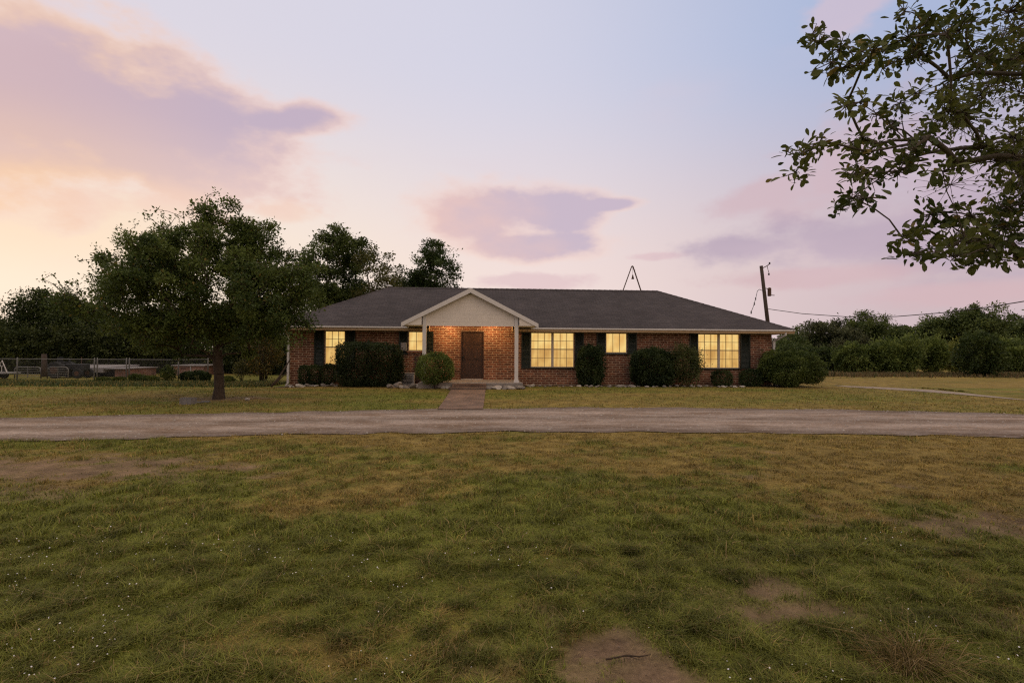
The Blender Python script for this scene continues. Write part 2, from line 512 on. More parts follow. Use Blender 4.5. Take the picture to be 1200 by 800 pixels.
# ------------------------------------------------------------------ ground
# bare earth patches: photo pixel centre, half sizes in metres
def gp(px, py): return G(px, py)
BARE = [(748, 782, 0.25, 0.34, 0.88), (735, 748, 0.16, 0.2, 0.8), (905, 690, 0.34, 0.20, 0.75), (940, 715, 0.45, 0.2, 0.75), (632, 715, 0.14, 0.22, 0.45),
        (1150, 612, 0.95, 0.40, 0.7), (1190, 735, 0.25, 0.25, 0.5), (70, 548, 2.2, 0.75, 0.80), (170, 540, 1.0, 0.35, 0.5), (820, 655, 0.5, 0.2, 0.35),
        (560, 770, 0.2, 0.2, 0.35), (20, 575, 1.0, 0.4, 0.5), (255, 467, 1.0, 0.8, 0.7), (1010, 780, 0.25, 0.12, 0.5)]
BARE = [(G(a, b).x, G(a, b).y, c, d, s) for a, b, c, d, s in BARE]


def bare(x, y):
    w = 1.1 * (fbm(x * 3.3 + 5, y * 3.3, 4) - 0.5) * 2.2 + 1.1 * (fbm(x * 8 + 5, y * 8, 4) - 0.5)
    m = np.zeros_like(x)
    for cx, cy, rx, ry, s in BARE:
        d = np.sqrt(((x - cx) / rx) ** 2 + ((y - cy) / ry) ** 2)
        m = np.maximum(m, s * sstep(0.62, -0.35, d - 1 + w * 0.9 + 0.15))
    m = np.maximum(m, 0.55 * sstep(0.72, 0.84, fbm(x * 1.9 + 31, y * 2.4 + 7, 4)) * sstep(11, 9, y))
    return np.clip(m * (0.72 + 0.75 * fbm(x * 9 + 3, y * 9, 3)), 0, 1)


def green(x, y):
    """how green the sward is: patches, greener towards the camera and on the left of the near lawn"""
    g = fbm(x * 0.55 + 3, y * 0.75 + 11, 4)
    g2 = 0.55 * fbm(x * 2.3, y * 2.6 + 40, 3) + 0.45 * fbm(x * 6.5 + 4, y * 7.0, 3)
    near = sstep(11.0, 1.5, y) * 0.24
    v = 0.52 * g + 0.48 * g2 + near - 0.12 * sstep(0.0, 5.0, x) * sstep(3.5, 6.5, y) - 0.05
    lawn = 0.45 * fbm(x * 0.25 + 9, y * 0.8 + 2, 3) + 0.3 * g + 0.1
    strip = 0.9 * np.exp(-((y - 28.3) / 2.2) ** 2) * sstep(-8, -12, x)          # rank grass along the wire fence
    path_side = 0.28 * np.exp(-((x + 3.6) / 1.8) ** 2 - ((y - 19) / 2.0) ** 2)
    far = lawn + strip + path_side - 0.16 * sstep(10, 14, x) * sstep(22, 28, y)
    t = sstep(10.5, 13.5, y)
    return np.clip(sstep(0.38, 0.68, v) * (1 - t) + sstep(0.28, 0.72, far) * t, 0, 1)


DRY, GRN, EARTH = np.array((0.240, 0.172, 0.050)), np.array((0.140, 0.150, 0.026)), np.array((0.195, 0.130, 0.082))


def axis(lo, hi, step, far, grow_=1.16):
    a = list(np.arange(lo, hi + 1e-6, step)); s = step
    while a[-1] < far: s *= grow_; a.append(a[-1] + s)
    s = step
    while a[0] > -far: s *= grow_; a.insert(0, a[0] - s)
    return np.array(a)


xs, ys = axis(-17, 19, 0.11, 2500), axis(1.0, 30, 0.11, 2500)
XX, YY = np.meshgrid(xs, ys)
nx, ny = len(xs), len(ys)
x, y = XX.ravel(), YY.ravel()
bn, gn = bare(x, y), green(x, y)
hump = 0.03 * (fbm(x * 1.2, y * 1.2, 4) - 0.5) * sstep(10.0, 8.8, y)
V = np.stack([x, y, gz(x, y) + hump - 0.015 * bn], 1)
i, j = np.meshgrid(np.arange(nx - 1), np.arange(ny - 1)); k = (j * nx + i).ravel()
F = np.stack([k, k + 1, k + nx + 1, k + nx], 1)
mot = (0.45 + 1.1 * fbm(x * 5, y * 5, 4))[:, None]
base_c = (DRY * (1 - gn[:, None]) + GRN * gn[:, None]) * 0.92
col = (base_c * (1 - bn[:, None]) + EARTH * bn[:, None]) * mot


def ground_mat():
    m, nt, b, _ = new_mat('lawn_soil')
    at = nd(nt, 'ShaderNodeAttribute'); at.attribute_name = 'tint'
    tc = nd(nt, 'ShaderNodeTexCoord')
    n = nd(nt, 'ShaderNodeTexNoise', i_Scale=22.0, i_Detail=7.0, i_Roughness=0.75)
    n3 = nd(nt, 'ShaderNodeTexNoise', i_Scale=2.1, i_Detail=8.0, i_Roughness=0.7)
    for q in (n, n3): nt.links.new(tc.outputs['Object'], q.inputs['Vector'])
    ad = nd(nt, 'ShaderNodeMath', operation='ADD')
    nt.links.new(n.outputs['Fac'], ad.inputs[0]); nt.links.new(n3.outputs['Fac'], ad.inputs[1])
    mr = nd(nt, 'ShaderNodeMapRange'); mr.inputs[1].default_value = 0.65; mr.inputs[2].default_value = 1.35
    mr.inputs[3].default_value = 0.45; mr.inputs[4].default_value = 1.5
    nt.links.new(ad.outputs[0], mr.inputs[0])
    mx = nd(nt, 'ShaderNodeMix', data_type='RGBA', blend_type='MULTIPLY'); mx.inputs[0].default_value = 1
    nt.links.new(at.outputs['Color'], mx.inputs[6]); nt.links.new(mr.outputs[0], mx.inputs[7])
    nt.links.new(mx.outputs[2], b.inputs['Base Color'])
    b.inputs['Roughness'].default_value = 0.95; b.inputs['Specular IOR Level'].default_value = 0.1
    bp = nd(nt, 'ShaderNodeBump', i_Strength=0.8, i_Distance=0.03)
    nt.links.new(n.outputs['Fac'], bp.inputs['Height']); nt.links.new(bp.outputs[0], b.inputs['Normal'])
    return m


tag(np_obj('ground', V, F, ground_mat(), tint=col), kind='structure')


def gravel_mat():
    m, nt, b, _ = new_mat('gravel_track')
    tc = nd(nt, 'ShaderNodeTexCoord')
    mp = nd(nt, 'ShaderNodeMapping'); mp.inputs['Scale'].default_value = (0.42, 1.15, 1)
    nt.links.new(tc.outputs['Object'], mp.inputs['Vector'])
    big = nd(nt, 'ShaderNodeTexNoise', i_Scale=1.3, i_Detail=8.0, i_Roughness=0.72); nt.links.new(mp.outputs[0], big.inputs['Vector'])
    fine = nd(nt, 'ShaderNodeTexVoronoi', i_Scale=26.0); nt.links.new(tc.outputs['Object'], fine.inputs['Vector'])
    fn = nd(nt, 'ShaderNodeTexNoise', i_Scale=14.0, i_Detail=6.0, i_Roughness=0.7); nt.links.new(tc.outputs['Object'], fn.inputs['Vector'])
    r = nd(nt, 'ShaderNodeValToRGB')
    e = r.color_ramp.elements
    e[0].position, e[0].color = 0.36, (0.150, 0.102, 0.070, 1)
    e[1].position, e[1].color = 0.60, (0.290, 0.235, 0.200, 1)
    nt.links.new(big.outputs['Fac'], r.inputs[0])
    mr = nd(nt, 'ShaderNodeMapRange'); mr.inputs[1].default_value = 0.3; mr.inputs[2].default_value = 0.7
    mr.inputs[3].default_value = 0.62; mr.inputs[4].default_value = 1.3
    nt.links.new(fn.outputs['Fac'], mr.inputs[0])
    mx = nd(nt, 'ShaderNodeMix', data_type='RGBA', blend_type='MULTIPLY'); mx.inputs[0].default_value = 1
    nt.links.new(r.outputs[0], mx.inputs[6]); nt.links.new(mr.outputs[0], mx.inputs[7])
    at = nd(nt, 'ShaderNodeAttribute'); at.attribute_name = 'tint'
    m2 = nd(nt, 'ShaderNodeMix', data_type='RGBA', blend_type='MULTIPLY'); m2.inputs[0].default_value = 1
    nt.links.new(mx.outputs[2], m2.inputs[6]); nt.links.new(at.outputs['Color'], m2.inputs[7])
    nt.links.new(m2.outputs[2], b.inputs['Base Color'])
    b.inputs['Roughness'].default_value = 0.95; b.inputs['Specular IOR Level'].default_value = 0.15
    bp = nd(nt, 'ShaderNodeBump', i_Strength=0.6, i_Distance=0.02)
    nt.links.new(fine.outputs['Distance'], bp.inputs['Height']); nt.links.new(bp.outputs[0], b.inputs['Normal'])
    return m


M['gravel'] = gravel_mat()


def band(name, X, Y0, Y1, mat, lift, rag, seed, nrow=24, ruts=False):
    """a ground sheet between two edges y=Y0(x) and y=Y1(x) with ragged margins"""
    a = 0.9 * rag * (fbm(X * 1.4 + seed, X * 0 + 2.0, 4) - 0.5) * 2
    b = 0.9 * rag * (fbm(X * 1.4 + seed, X * 0 + 8.0, 4) - 0.5) * 2
    T = np.linspace(0, 1, nrow)[:, None]
    yy = (Y0 + a)[None] * (1 - T) + (Y1 + b)[None] * T
    xx = np.repeat(X[None], nrow, 0)
    zz = gz(xx, yy) + lift + 0.012 * (fbm(xx * 1.5 + 3, yy * 4, 3) - 0.5)
    n = len(X); i, j = np.meshgrid(np.arange(n - 1), np.arange(nrow - 1)); k = (j * n + i).ravel()
    tint = None
    if ruts:      # paler wheel tracks, brown crown and margins
        wob_ = T + 0.05 * (fbm(xx * 0.5, yy * 0 + 4, 3) - 0.5)
        track = np.exp(-((wob_ - 0.30) / 0.10) ** 2) + np.exp(-((wob_ - 0.70) / 0.10) ** 2)
        edge = sstep(0.16, 0.0, T) + sstep(0.84, 1.0, T)
        v = 0.98 + 0.34 * track * (0.6 + 0.8 * fbm(xx * 1.2, yy * 3, 3)) - 0.28 * edge
        tint = np.stack([v.ravel() * 1.0, v.ravel() * 0.985, v.ravel() * 0.97], 1)
    return tag(np_obj(name, np.stack([xx.ravel(), yy.ravel(), zz.ravel()], 1), np.stack([k, k + 1, k + n + 1, k + n], 1), mat, smooth=True, tint=tint), kind='structure')


far_e = [(-300, 499), (0, 490), (150, 486.5), (300, 484), (450, 480.5), (600, 478), (750, 477.5), (900, 479), (1050, 481.5), (1200, 485), (1500, 496)]
near_e = [(-300, 527), (0, 517.5), (150, 514), (300, 510.5), (450, 507.5), (600, 506), (750, 506), (900, 508), (1050, 510), (1200, 512), (1500, 518)]
fe = np.array([G(*q)[:2] for q in far_e]); ne = np.array([G(*q)[:2] for q in near_e])
DX = np.linspace(-17, 20, 320)


def yfar(x): return np.interp(x, fe[:, 0], fe[:, 1])
def ynear(x): return np.interp(x, ne[:, 0], ne[:, 1])


def smooth1(a, w=25):
    p = np.pad(a, w, mode='edge'); kx = np.ones(2 * w + 1) / (2 * w + 1)
    return np.convolve(p, kx, 'valid')


DFAR, DNEAR = smooth1(yfar(DX)), smooth1(ynear(DX))
band('driveway', DX, DNEAR, DFAR, M['gravel'], 0.014, 0.30, 3.3, ruts=True)
tr = np.array([G(*q)[:2] for q in [(975, 451.5), (1060, 455), (1130, 459.5), (1200, 464.5), (1330, 474)]])
tr2 = np.array([G(*q)[:2] for q in [(975, 452.5), (1060, 457.5), (1130, 463), (1200, 469), (1330, 481)]])
TX = np.linspace(tr[0, 0], 17.5, 90)
M['gravel_pale'] = plain('pale_gravel', (0.27, 0.215, 0.17), 0.95, 0.35, 2, bump=0.4)
band('side_track', TX, np.interp(TX, tr2[::-1, 0] if tr2[0, 0] > tr2[-1, 0] else tr2[:, 0], tr2[::-1, 1] if tr2[0, 0] > tr2[-1, 0] else tr2[:, 1]),
     np.interp(TX, tr[::-1, 0] if tr[0, 0] > tr[-1, 0] else tr[:, 0], tr[::-1, 1] if tr[0, 0] > tr[-1, 0] else tr[:, 1]), M['gravel_pale'], 0.012, 0.16, 6.1, 8)

# ------------------------------------------------------------------ house
TH = R(3.8); HC = Vector((1.17, 25.0, 0)); cs, sn = math.cos(TH), math.sin(TH)
house = empty('brick_house', HC, 'long single storey red brick house with hipped dark roof and white porch gable', 'house', rz=TH)


def hu(px, ylocal=0.0):
    """house-local u for photo column px on the plane y=ylocal"""
    k = (px - 600) / FPX
    return (k * (HC.y + ylocal * cs) - HC.x + ylocal * sn) / (cs - k * sn)


def hz(px, py, ylocal=0.0):
    u = hu(px, ylocal); D = HC.y + u * sn + ylocal * cs
    return P(px, py, D).z


def hw(u, y, z=0.0):
    return Vector((HC.x + u * cs - y * sn, HC.y + u * sn + y * cs, z))


UL, UR, ZB, ZT, WD = -10.9, 10.9, 0.0, 2.48, 7.6
WIN = [  # px left, right, top, bottom, kind
    (380.5, 404.5, 386, 427.5, 'single'), (478.5, 497.5, 388, 411.5, 'small'), (622, 673, 388.8, 430.5, 'double'),
    (710, 735, 390, 414, 'small3'), (818, 867, 391, 431.5, 'double')]
openings = []
for a, b, t, bt, k in WIN:
    openings.append([hu(a), hu(b), hz((a + b) / 2, bt), 2.44, k])
DU0, DU1, DZ0, DZ1 = hu(540), hu(567), 0.30, 2.478
cuts = [(o[0], o[1], o[2], o[3]) for o in openings] + [(DU0, DU1, DZ0, DZ1)]


def wall_with_openings(mb, u0, u1, z0, z1, y0, y1, cuts):
    us = sorted({u0, u1, *[c[0] for c in cuts], *[c[1] for c in cuts]}); zs = sorted({z0, z1, *[c[2] for c in cuts], *[c[3] for c in cuts]})
    for a, b in zip(us[:-1], us[1:]):
        for c, d in zip(zs[:-1], zs[1:]):
            mu, mz = (a + b) / 2, (c + d) / 2
            if any(k[0] < mu < k[1] and k[2] < mz < k[3] for k in cuts): continue
            mb.add([(a, y0, c), (b, y0, c), (b, y0, d), (a, y0, d)], [(0, 1, 2, 3)])
    for a, b, c, d in cuts:      # reveals
        mb.add([(a, y0, c), (a, y1, c), (a, y1, d), (a, y0, d)], [(0, 1, 2, 3)])
        mb.add([(b, y0, c), (b, y1, c), (b, y1, d), (b, y0, d)], [(3, 2, 1, 0)])
        mb.add([(a, y0, c), (b, y0, c), (b, y1, c), (a, y1, c)], [(0, 1, 2, 3)])
        mb.add([(a, y0, d), (b, y0, d), (b, y1, d), (a, y1, d)], [(3, 2, 1, 0)])


mb = MB(); wall_with_openings(mb, UL, UR, ZB, ZT, 0, 0.14, cuts)
NA, NB = hu(499, -2.1), hu(603.5, -2.1)     # stretch of wall under the porch, taller than the rest
mb.box(NA, NB, 0.0, 0.14, ZT + 0.001, 2.80)
mb.build('front_wall', M['brick'], house)
mb = MB()
mb.box(UL + 0.003, UL + 0.2, 0.143, WD - 0.2, ZB, ZT - 0.002); mb.box(UR - 0.2, UR - 0.003, 0.143, WD - 0.2, ZB, ZT - 0.002)
mb.box(UL, UR, WD - 0.2, WD, ZB, ZT)
for s in (UL, UR):   # return of the brick at the corners
    mb.box(min(s, s + (0.0 if s < 0 else -0.0)) - (0 if s < 0 else 0.14), s + (0.14 if s < 0 else 0), 0.004, 0.142, ZB, ZT - 0.002)
brs = brick_mat('red_brick_side', (0.205, 0.074, 0.038), (0.095, 0.038, 0.023), (0.36, 0.25, 0.17), (R(90), 0, R(90)), rh=0.104, ms=0.017, bw=0.34)
mb.build('side_wall', brs, house)

# roof ----------------------------------------------------------------
E0, OVF, OVS, ZE, ZR = -0.6, 0.6, 0.75, 2.63, 4.80
ul, ur, yb = UL - OVS, UR + OVS, WD + 0.6
yr = WD / 2; RL, RR = -7.25, 6.75
mb = MB()
# two staggered slope sheets so that the eave edge shows a shingle thickness
top = [(ul, E0, ZE), (ur, E0, ZE), (ur, yb, ZE), (ul, yb, ZE), (RL, yr, ZR), (RR, yr, ZR)]
low = [(p[0], p[1], p[2] - 0.07) for p in top[:4]]
zn = ZE + (ZR - ZE) / (yr - E0) * (0.0 - E0)
notch = [(NA, E0, ZE), (NA, 0.0, zn), (NB, 0.0, zn), (NB, E0, ZE)]
nlow = [(p[0], p[1], p[2] - 0.07) for p in notch]
mb.add(top + low + notch + nlow, [(0, 10, 11, 12, 13, 1, 5, 4), (1, 2, 5), (2, 3, 4, 5), (3, 0, 4), (0, 6, 14, 10), (10, 14, 15, 11), (11, 15, 16, 12), (12, 16, 17, 13), (13, 17, 7, 1), (1, 7, 8, 2), (2, 8, 9, 3), (3, 9, 6, 0)])
mb.box(ul + 0.04, NA - 0.01, E0 + 0.04, -0.01, ZE - 0.09, ZE - 0.075)
roof = mb.build('roof', M['roof'], house)
mb = MB()
for a, b in (((RL, yr, ZR), (RR, yr, ZR)), ((ul, E0, ZE), (RL, yr, ZR)), ((ur, E0, ZE), (RR, yr, ZR)), ((ul, yb, ZE), (RL, yr, ZR)), ((ur, yb, ZE), (RR, yr, ZR))):
    A, B = Vector(a), Vector(b); L = (B - A).length; n = max(2, int(L / 0.28))
    for q in range(n):
        p0, p1 = A + (B - A) * (q / n), A + (B - A) * ((q + 1.15) / n)
        s = (B - A).cross(Vector((0, 0, 1))).normalized() * 0.13
        up = Vector((0, 0, 0.035)); dn = Vector((0, 0, -0.045))
        mb.add([p0 - s + dn, p0 + up, p0 + s + dn, p1 - s + dn * 1.1, p1 + up * 0.6, p1 + s + dn * 1.1], [(0, 1, 4, 3), (1, 2, 5, 4), (0, 2, 1), (3, 4, 5)])
mb.build('ridge_cap', M['roof'], roof)
mb = MB(); vx = hu(453, yr); mb.box(vx - 0.12, vx + 0.12, yr + 0.55, yr + 0.8, ZR - 0.5, ZR + 0.02)
mb.tube([(vx, yr + 0.68, ZR + 0.02), (vx, yr + 0.68, ZR + 0.12), (vx, yr + 0.68, ZR + 0.13), (vx, yr + 0.68, ZR + 0.22)], [0.1, 0.1, 0.22, 0.05], 10)
mb.build('roof_vent', M['galv'], roof)

# soffit, fascia, gutter
mb = MB(); mb.box(ul + 0.03, NA, E0 + 0.03, 0.0, ZT - 0.0, ZT + 0.03); mb.box(NB, ur - 0.03, E0 + 0.03, 0.0, ZT - 0.0, ZT + 0.03); mb.box(ul + 0.03, UL, 0.001, yb - 0.03, ZT, ZT + 0.03)
mb.box(UR, ur - 0.03, 0.001, yb - 0.03, ZT, ZT + 0.03); mb.build('soffit', M['tan'], house)
mb = MB(); mb.box(ul, NA, E0 - 0.0, E0 + 0.03, ZT - 0.03, ZE - 0.072); mb.box(NB, ur, E0 - 0.0, E0 + 0.03, ZT - 0.03, ZE - 0.072); mb.box(NA - 0.02, NA, E0 + 0.031, 0, ZT - 0.03, ZE + 0.1); mb.box(NB, NB + 0.02, E0 + 0.031, 0, ZT - 0.03, ZE + 0.1); mb.box(ul, ul + 0.03, E0 + 0.031, yb, ZT - 0.03, ZE - 0.072)
mb.box(ur - 0.03, ur, E0 + 0.031, yb, ZT - 0.03, ZE - 0.072); mb.box(ul + 0.03, ur - 0.03, yb - 0.03, yb, ZT - 0.03, ZE - 0.072)
mb.build('fascia', M['tan'], house)
GU = hu(551, -2.3); GH = 2.76         # porch gable centre and half width
for a, b in ((ul, GU - GH + 0.1), (GU + GH - 0.1, ur)):
    mb = MB(); mb.box(a, b, E0 - 0.06, E0 - 0.003, ZE - 0.075, ZE - 0.01); mb.build('gutter', M['white'], house, bevel=0.008)
fr = MB()
for a, b in zip([UL] + sorted([o[1] for o in openings]), sorted([o[0] for o in openings]) + [UR]):
    pass
fr.box(UL, NA, -0.025, -0.003, 2.445, 2.478); fr.box(NB, UR, -0.025, -0.003, 2.445, 2.478); fr.build('frieze_board', M['tan'], house)

# downspouts
for s, u, yv in ((-1, UL - 0.05, -0.08), (1, UR + 0.06, -0.08)):
    mb = MB(); y0 = E0 + 0.02
    if s < 0:
        mb.box(u - 0.045, u + 0.045, yv - 0.04, yv + 0.04, 0.12, 2.2)
        mb.tube([(u - 0.02, y0, 2.5), (u - 0.02, y0, 2.42), (u, yv, 2.22), (u, yv, 2.15)], 0.05, 6)
    else:
        mb.box(u - 0.05, u + 0.05, yv - 0.04, yv + 0.04, 0.12, 2.1)
        mb.tube([(u + 0.28, y0, 2.50), (u + 0.28, y0, 2.40), (u, yv, 2.12), (u, yv, 2.05)], 0.055, 6)
    mb.tube([(u, yv, 0.18), (u, yv, 0.12), (u, yv - 0.25, 0.07)], 0.045, 6)
    mb.build('downspout', M['white'], house)


# windows
def window(u0, u1, z0, z1, kind):
    w = bpy.data.objects.new('window', None); COL.objects.link(w); w.parent = house; w.location = (u0, 0, z0); w.empty_display_size = 0.1
    W, H = u1 - u0, z1 - z0
    mb = MB(); t = 0.035; ya, yb_ = 0.03, 0.10
    mb.box(0.002, W - 0.002, ya, yb_, 0.002, t); mb.box(0.002, W - 0.002, ya, yb_, H - t, H - 0.002)
    mb.box(0.002, t, ya, yb_, t, H - t); mb.box(W - t, W - 0.002, ya, yb_, t, H - t)
    cols = [(t, W - t)]
    if kind == 'double':
        mb.box(W / 2 - 0.055, W / 2 + 0.055, ya - 0.01, yb_, t, H - t); cols = [(t, W / 2 - 0.055), (W / 2 + 0.055, W - t)]
    mb.build('frame', M['frame'], w)
    mt = MB(); rows = {'single': 4, 'double': 4, 'small': 2, 'small3': 1}[kind]; nc = {'single': 3, 'double': 3, 'small': 2, 'small3': 3}[kind]
    mid = t + (H - 2 * t) * 0.52
    for a, b in cols:
        if rows == 4:
            mt.box(a, b, ya + 0.012, yb_ - 0.012, mid - 0.022, mid + 0.022)
            hs = [(mid + 0.022, H - t)] + ([(t, mid - 0.022)] if kind == 'double' else [])
        else:
            hs = [(t, H - t)]
        for h0, h1 in hs:
            for c in range(1, nc):
                xx = a + (b - a) * c / nc; mt.box(xx - 0.011, xx + 0.011, ya + 0.03, yb_ - 0.02, h0, h1)
            nr = 2 if rows != 1 else 1
            for q in range(1, nr):
                zz = h0 + (h1 - h0) * q / nr
                for c in range(nc):
                    mt.box(a + (b - a) * c / nc + (0.011 if c else 0), a + (b - a) * (c + 1) / nc - (0.011 if c < nc - 1 else 0), ya + 0.032, yb_ - 0.022, zz - 0.010, zz + 0.010)
    mt.build('muntin', M['muntin'], w)
    lower = mid if rows == 4 else t + 0.02
    MB().box(t - 0.01, W - t + 0.01, yb_ - 0.012, yb_ - 0.006, lower, H - t + 0.01).build('pane', M['pane'], w)
    if rows == 4: MB().box(t - 0.01, W - t + 0.01, yb_ - 0.014, yb_ - 0.008, t - 0.01, lower - 0.001).build('pane', M['pane_low'], w)
    MB().box(-0.06, W + 0.06, -0.07, 0.028, -0.055, 0.0).build('sill', M['shutter'] if kind in ('double', 'small3') else M['brick'], w, bevel=0.006)


for o in openings: window(*o)


def shutter(px0, px1, py0, py1):
    u0, u1 = hu(px0), hu(px1); z0, z1 = hz((px0 + px1) / 2, py1), 2.44
    mb = MB(); y0, y1 = -0.045, -0.003; s = 0.05
    mb.box(u0, u0 + s, y0, y1, z0, z1); mb.box(u1 - s, u1, y0, y1, z0, z1)
    zm = (z0 + z1) / 2
    rails = [z0, zm - s / 2, z1 - s]
    for z in rails: mb.box(u0 + s, u1 - s, y0 + 0.002, y1, z, z + s)
    for a, b in ((z0 + s, zm - s / 2), (zm + s / 2, z1 - s)):
        n = max(3, int((b - a) / 0.055))
        for q in range(n):
            zz = a + (b - a) * (q + 0.1) / n; h = (b - a) / n * 0.95
            mb.add([(u0 + s, y0 + 0.008, zz), (u1 - s, y0 + 0.008, zz), (u1 - s, y1 - 0.004, zz + h), (u0 + s, y1 - 0.004, zz + h)], [(0, 1, 2, 3)])
    mb.build('shutter', M['shutter'], house)


for q in ((368.5, 380, 387, 429), (405, 416.5, 387, 429), (467.5, 478, 388, 415), (498, 508, 388, 415), (611, 621.6, 389, 432), (673.4, 684, 389, 432),
          (699, 709.6, 390, 415), (735.5, 746, 390, 415), (808, 817.6, 391, 432), (867.5, 879, 391, 432)):
    shutter(*q)

# door
door = MB()
dw = DU1 - DU0
door.box(DU0 + 0.05, DU1 - 0.05, 0.06, 0.11, DZ0 + 0.03, DZ1 - 0.06)
for r_ in range(3):
    z0, z1 = [(DZ0 + 0.17, DZ0 + 0.75), (DZ0 + 0.88, DZ0 + 1.45), (DZ0 + 1.57, DZ1 - 0.2)][r_]
    for c in range(2):
        a = DU0 + 0.16 + c * (dw - 0.32 + 0.08) / 2; b = a + (dw - 0.32 - 0.08) / 2
        door.box(a, b, 0.046, 0.062, z0, z1); door.box(a + 0.05, b - 0.05, 0.036, 0.047, z0 + 0.05, z1 - 0.05)
door_o = door.build('door', M['doorwood'], house, bevel=0.006)
MB().box(DU0 + 0.09, DU0 + 0.13, 0.0, 0.045, 1.18, 1.38).tube([(DU0 + 0.11, 0.03, 1.28), (DU0 + 0.11, -0.03, 1.28), (DU0 + 0.17, -0.035, 1.28)], 0.014, 8).build('handle', M['dark'], door_o)
mb = MB(); mb.box(DU0 + 0.002, DU0 + 0.05, -0.01, 0.12, DZ0 + 0.03, DZ1 - 0.002); mb.box(DU1 - 0.05, DU1 - 0.002, -0.01, 0.12, DZ0 + 0.03, DZ1 - 0.002)
mb.box(DU0 + 0.05, DU1 - 0.05, -0.01, 0.12, DZ1 - 0.06, DZ1 - 0.002); mb.build('door_frame', M['doorwood'], house)
MB().box(DU0 + 0.01, DU1 - 0.01, -0.07, 0.13, DZ0 + 0.003, DZ0 + 0.032).build('threshold', M['white'], house)

# porch gable ------------------------------------------------------------
GY, GZE = -2.3, 2.72; GZA = hz(549, 337.5, GY)
pitch = (GZA - GZE) / GH
back_y = E0 + (GZA - ZE) / ((ZR - ZE) / (yr - E0)); eb = E0 + (GZE - ZE) / ((ZR - ZE) / (yr - E0))
mb = MB(); th = 0.08
for s in (-1, 1):
    pts = [(GU, GY, GZA), (GU + s * GH, GY, GZE), (GU + s * GH, eb + 0.15, GZE), (GU, back_y + 0.15, GZA)]
    lo = [(p[0], p[1], p[2] - th) for p in pts]
    f = [(0, 1, 2, 3), (4, 7, 6, 5), (0, 4, 5, 1), (1, 5, 6, 2), (3, 2, 6, 7)]
    mb.add(pts + lo, f if s > 0 else [tuple(reversed(q)) for q in f])
gro = mb.build('porch_roof', M['roof'], house)
mb = MB()
for s in (-1, 1):    # rake boards, 3 mm proud of the roof edge
    a, b = Vector((GU, GY - 0.035, GZA + 0.005)), Vector((GU + s * (GH + 0.02), GY - 0.035, GZE - 0.006))
    mb.prism([a, b, b - Vector((0, 0, 0.17)), a - Vector((0, 0, 0.19))] if s < 0 else [a, a - Vector((0, 0, 0.19)), b - Vector((0, 0, 0.17)), b], (0, 0.032, 0))
mb.build('rake_board', M['white'], gro)
PU0, PU1, PY = hu(497.3, -2.1), hu(605.2, -2.1), -2.1
ZG = 2.60
und = lambda u: GZA - th - 0.003 - abs(u - GU) * pitch
# clapboards of the gable
mb = MB(); z = ZG; e = 0.16
while z < GZA - 0.25:
    h = min(e, GZA - 0.2 - z)
    hwid = lambda zz: max(0.02, min(PU1 - GU, (GZA - th - 0.01 - zz) / pitch))
    a, b = hwid(z), hwid(z + h)
    la, lb = min(a, GU - PU0), min(b, GU - PU0)
    mb.add([(GU - la, PY - 0.009, z), (GU + a, PY - 0.009, z), (GU + b, PY - 0.006, z + h), (GU - lb, PY - 0.006, z + h),
            (GU - la, PY - 0.004, z), (GU + a, PY - 0.004, z)], [(0, 1, 2, 3), (0, 4, 5, 1)])
    z += h
mb.build('gable_siding', M['siding'], house)
# boxed eave ends either side of the posts
for s, pu in ((-1, PU0), (1, PU1)):
    mb = MB(); ue = GU + s * (GH - 0.01); a = pu + s * 0.10
    pts = [(a, GY + 0.01, ZG + 0.02), (ue, GY + 0.01, ZG + 0.02), (ue, GY + 0.01, und(ue)), (a, GY + 0.01, und(a))]
    mb.prism(pts if s > 0 else pts[::-1], (0, 0.02, 0))
    mb.box(min(a, ue), max(a, ue), GY + 0.035, E0 - 0.07, ZG + 0.022, ZG + 0.045)
    mb.build('eave_return', M['siding'], house)
MB().box(PU0 + 0.09, PU1 - 0.09, PY + 0.03, -0.003, 2.76, 2.79).build('porch_ceiling', M['tan'], house)
for pu in (PU0, PU1):
    mb = MB(); mb.box(pu - 0.075, pu + 0.075, PY - 0.075, PY + 0.075, 0.30, min(und(pu), 3.2)); po = mb.build('porch_post', M['white'], house, bevel=0.008)
    mb = MB(); mb.box(pu - 0.10, pu + 0.10, PY - 0.10, PY + 0.10, 0.302, 0.40); mb.build('plinth', M['white'], po)
MB().box(hu(490, -2.4), PU1 + 0.25, -2.4, -0.003, -0.05, 0.30).build('porch_slab', M['concrete'], house, bevel=0.02)
SU0, SU1 = hu(530.5, -2.6), hu(570, -2.6)
mb = MB(); mb.box(SU0, SU1, -2.78, -2.403, -0.05, 0.28); mb.build('step', M['paver'], house, bevel=0.015)
mb = MB(); mb.box(SU0 - 0.12, SU1, -3.3, -2.783, -0.05, 0.16); mb.build('step', M['paver'], house, bevel=0.015)

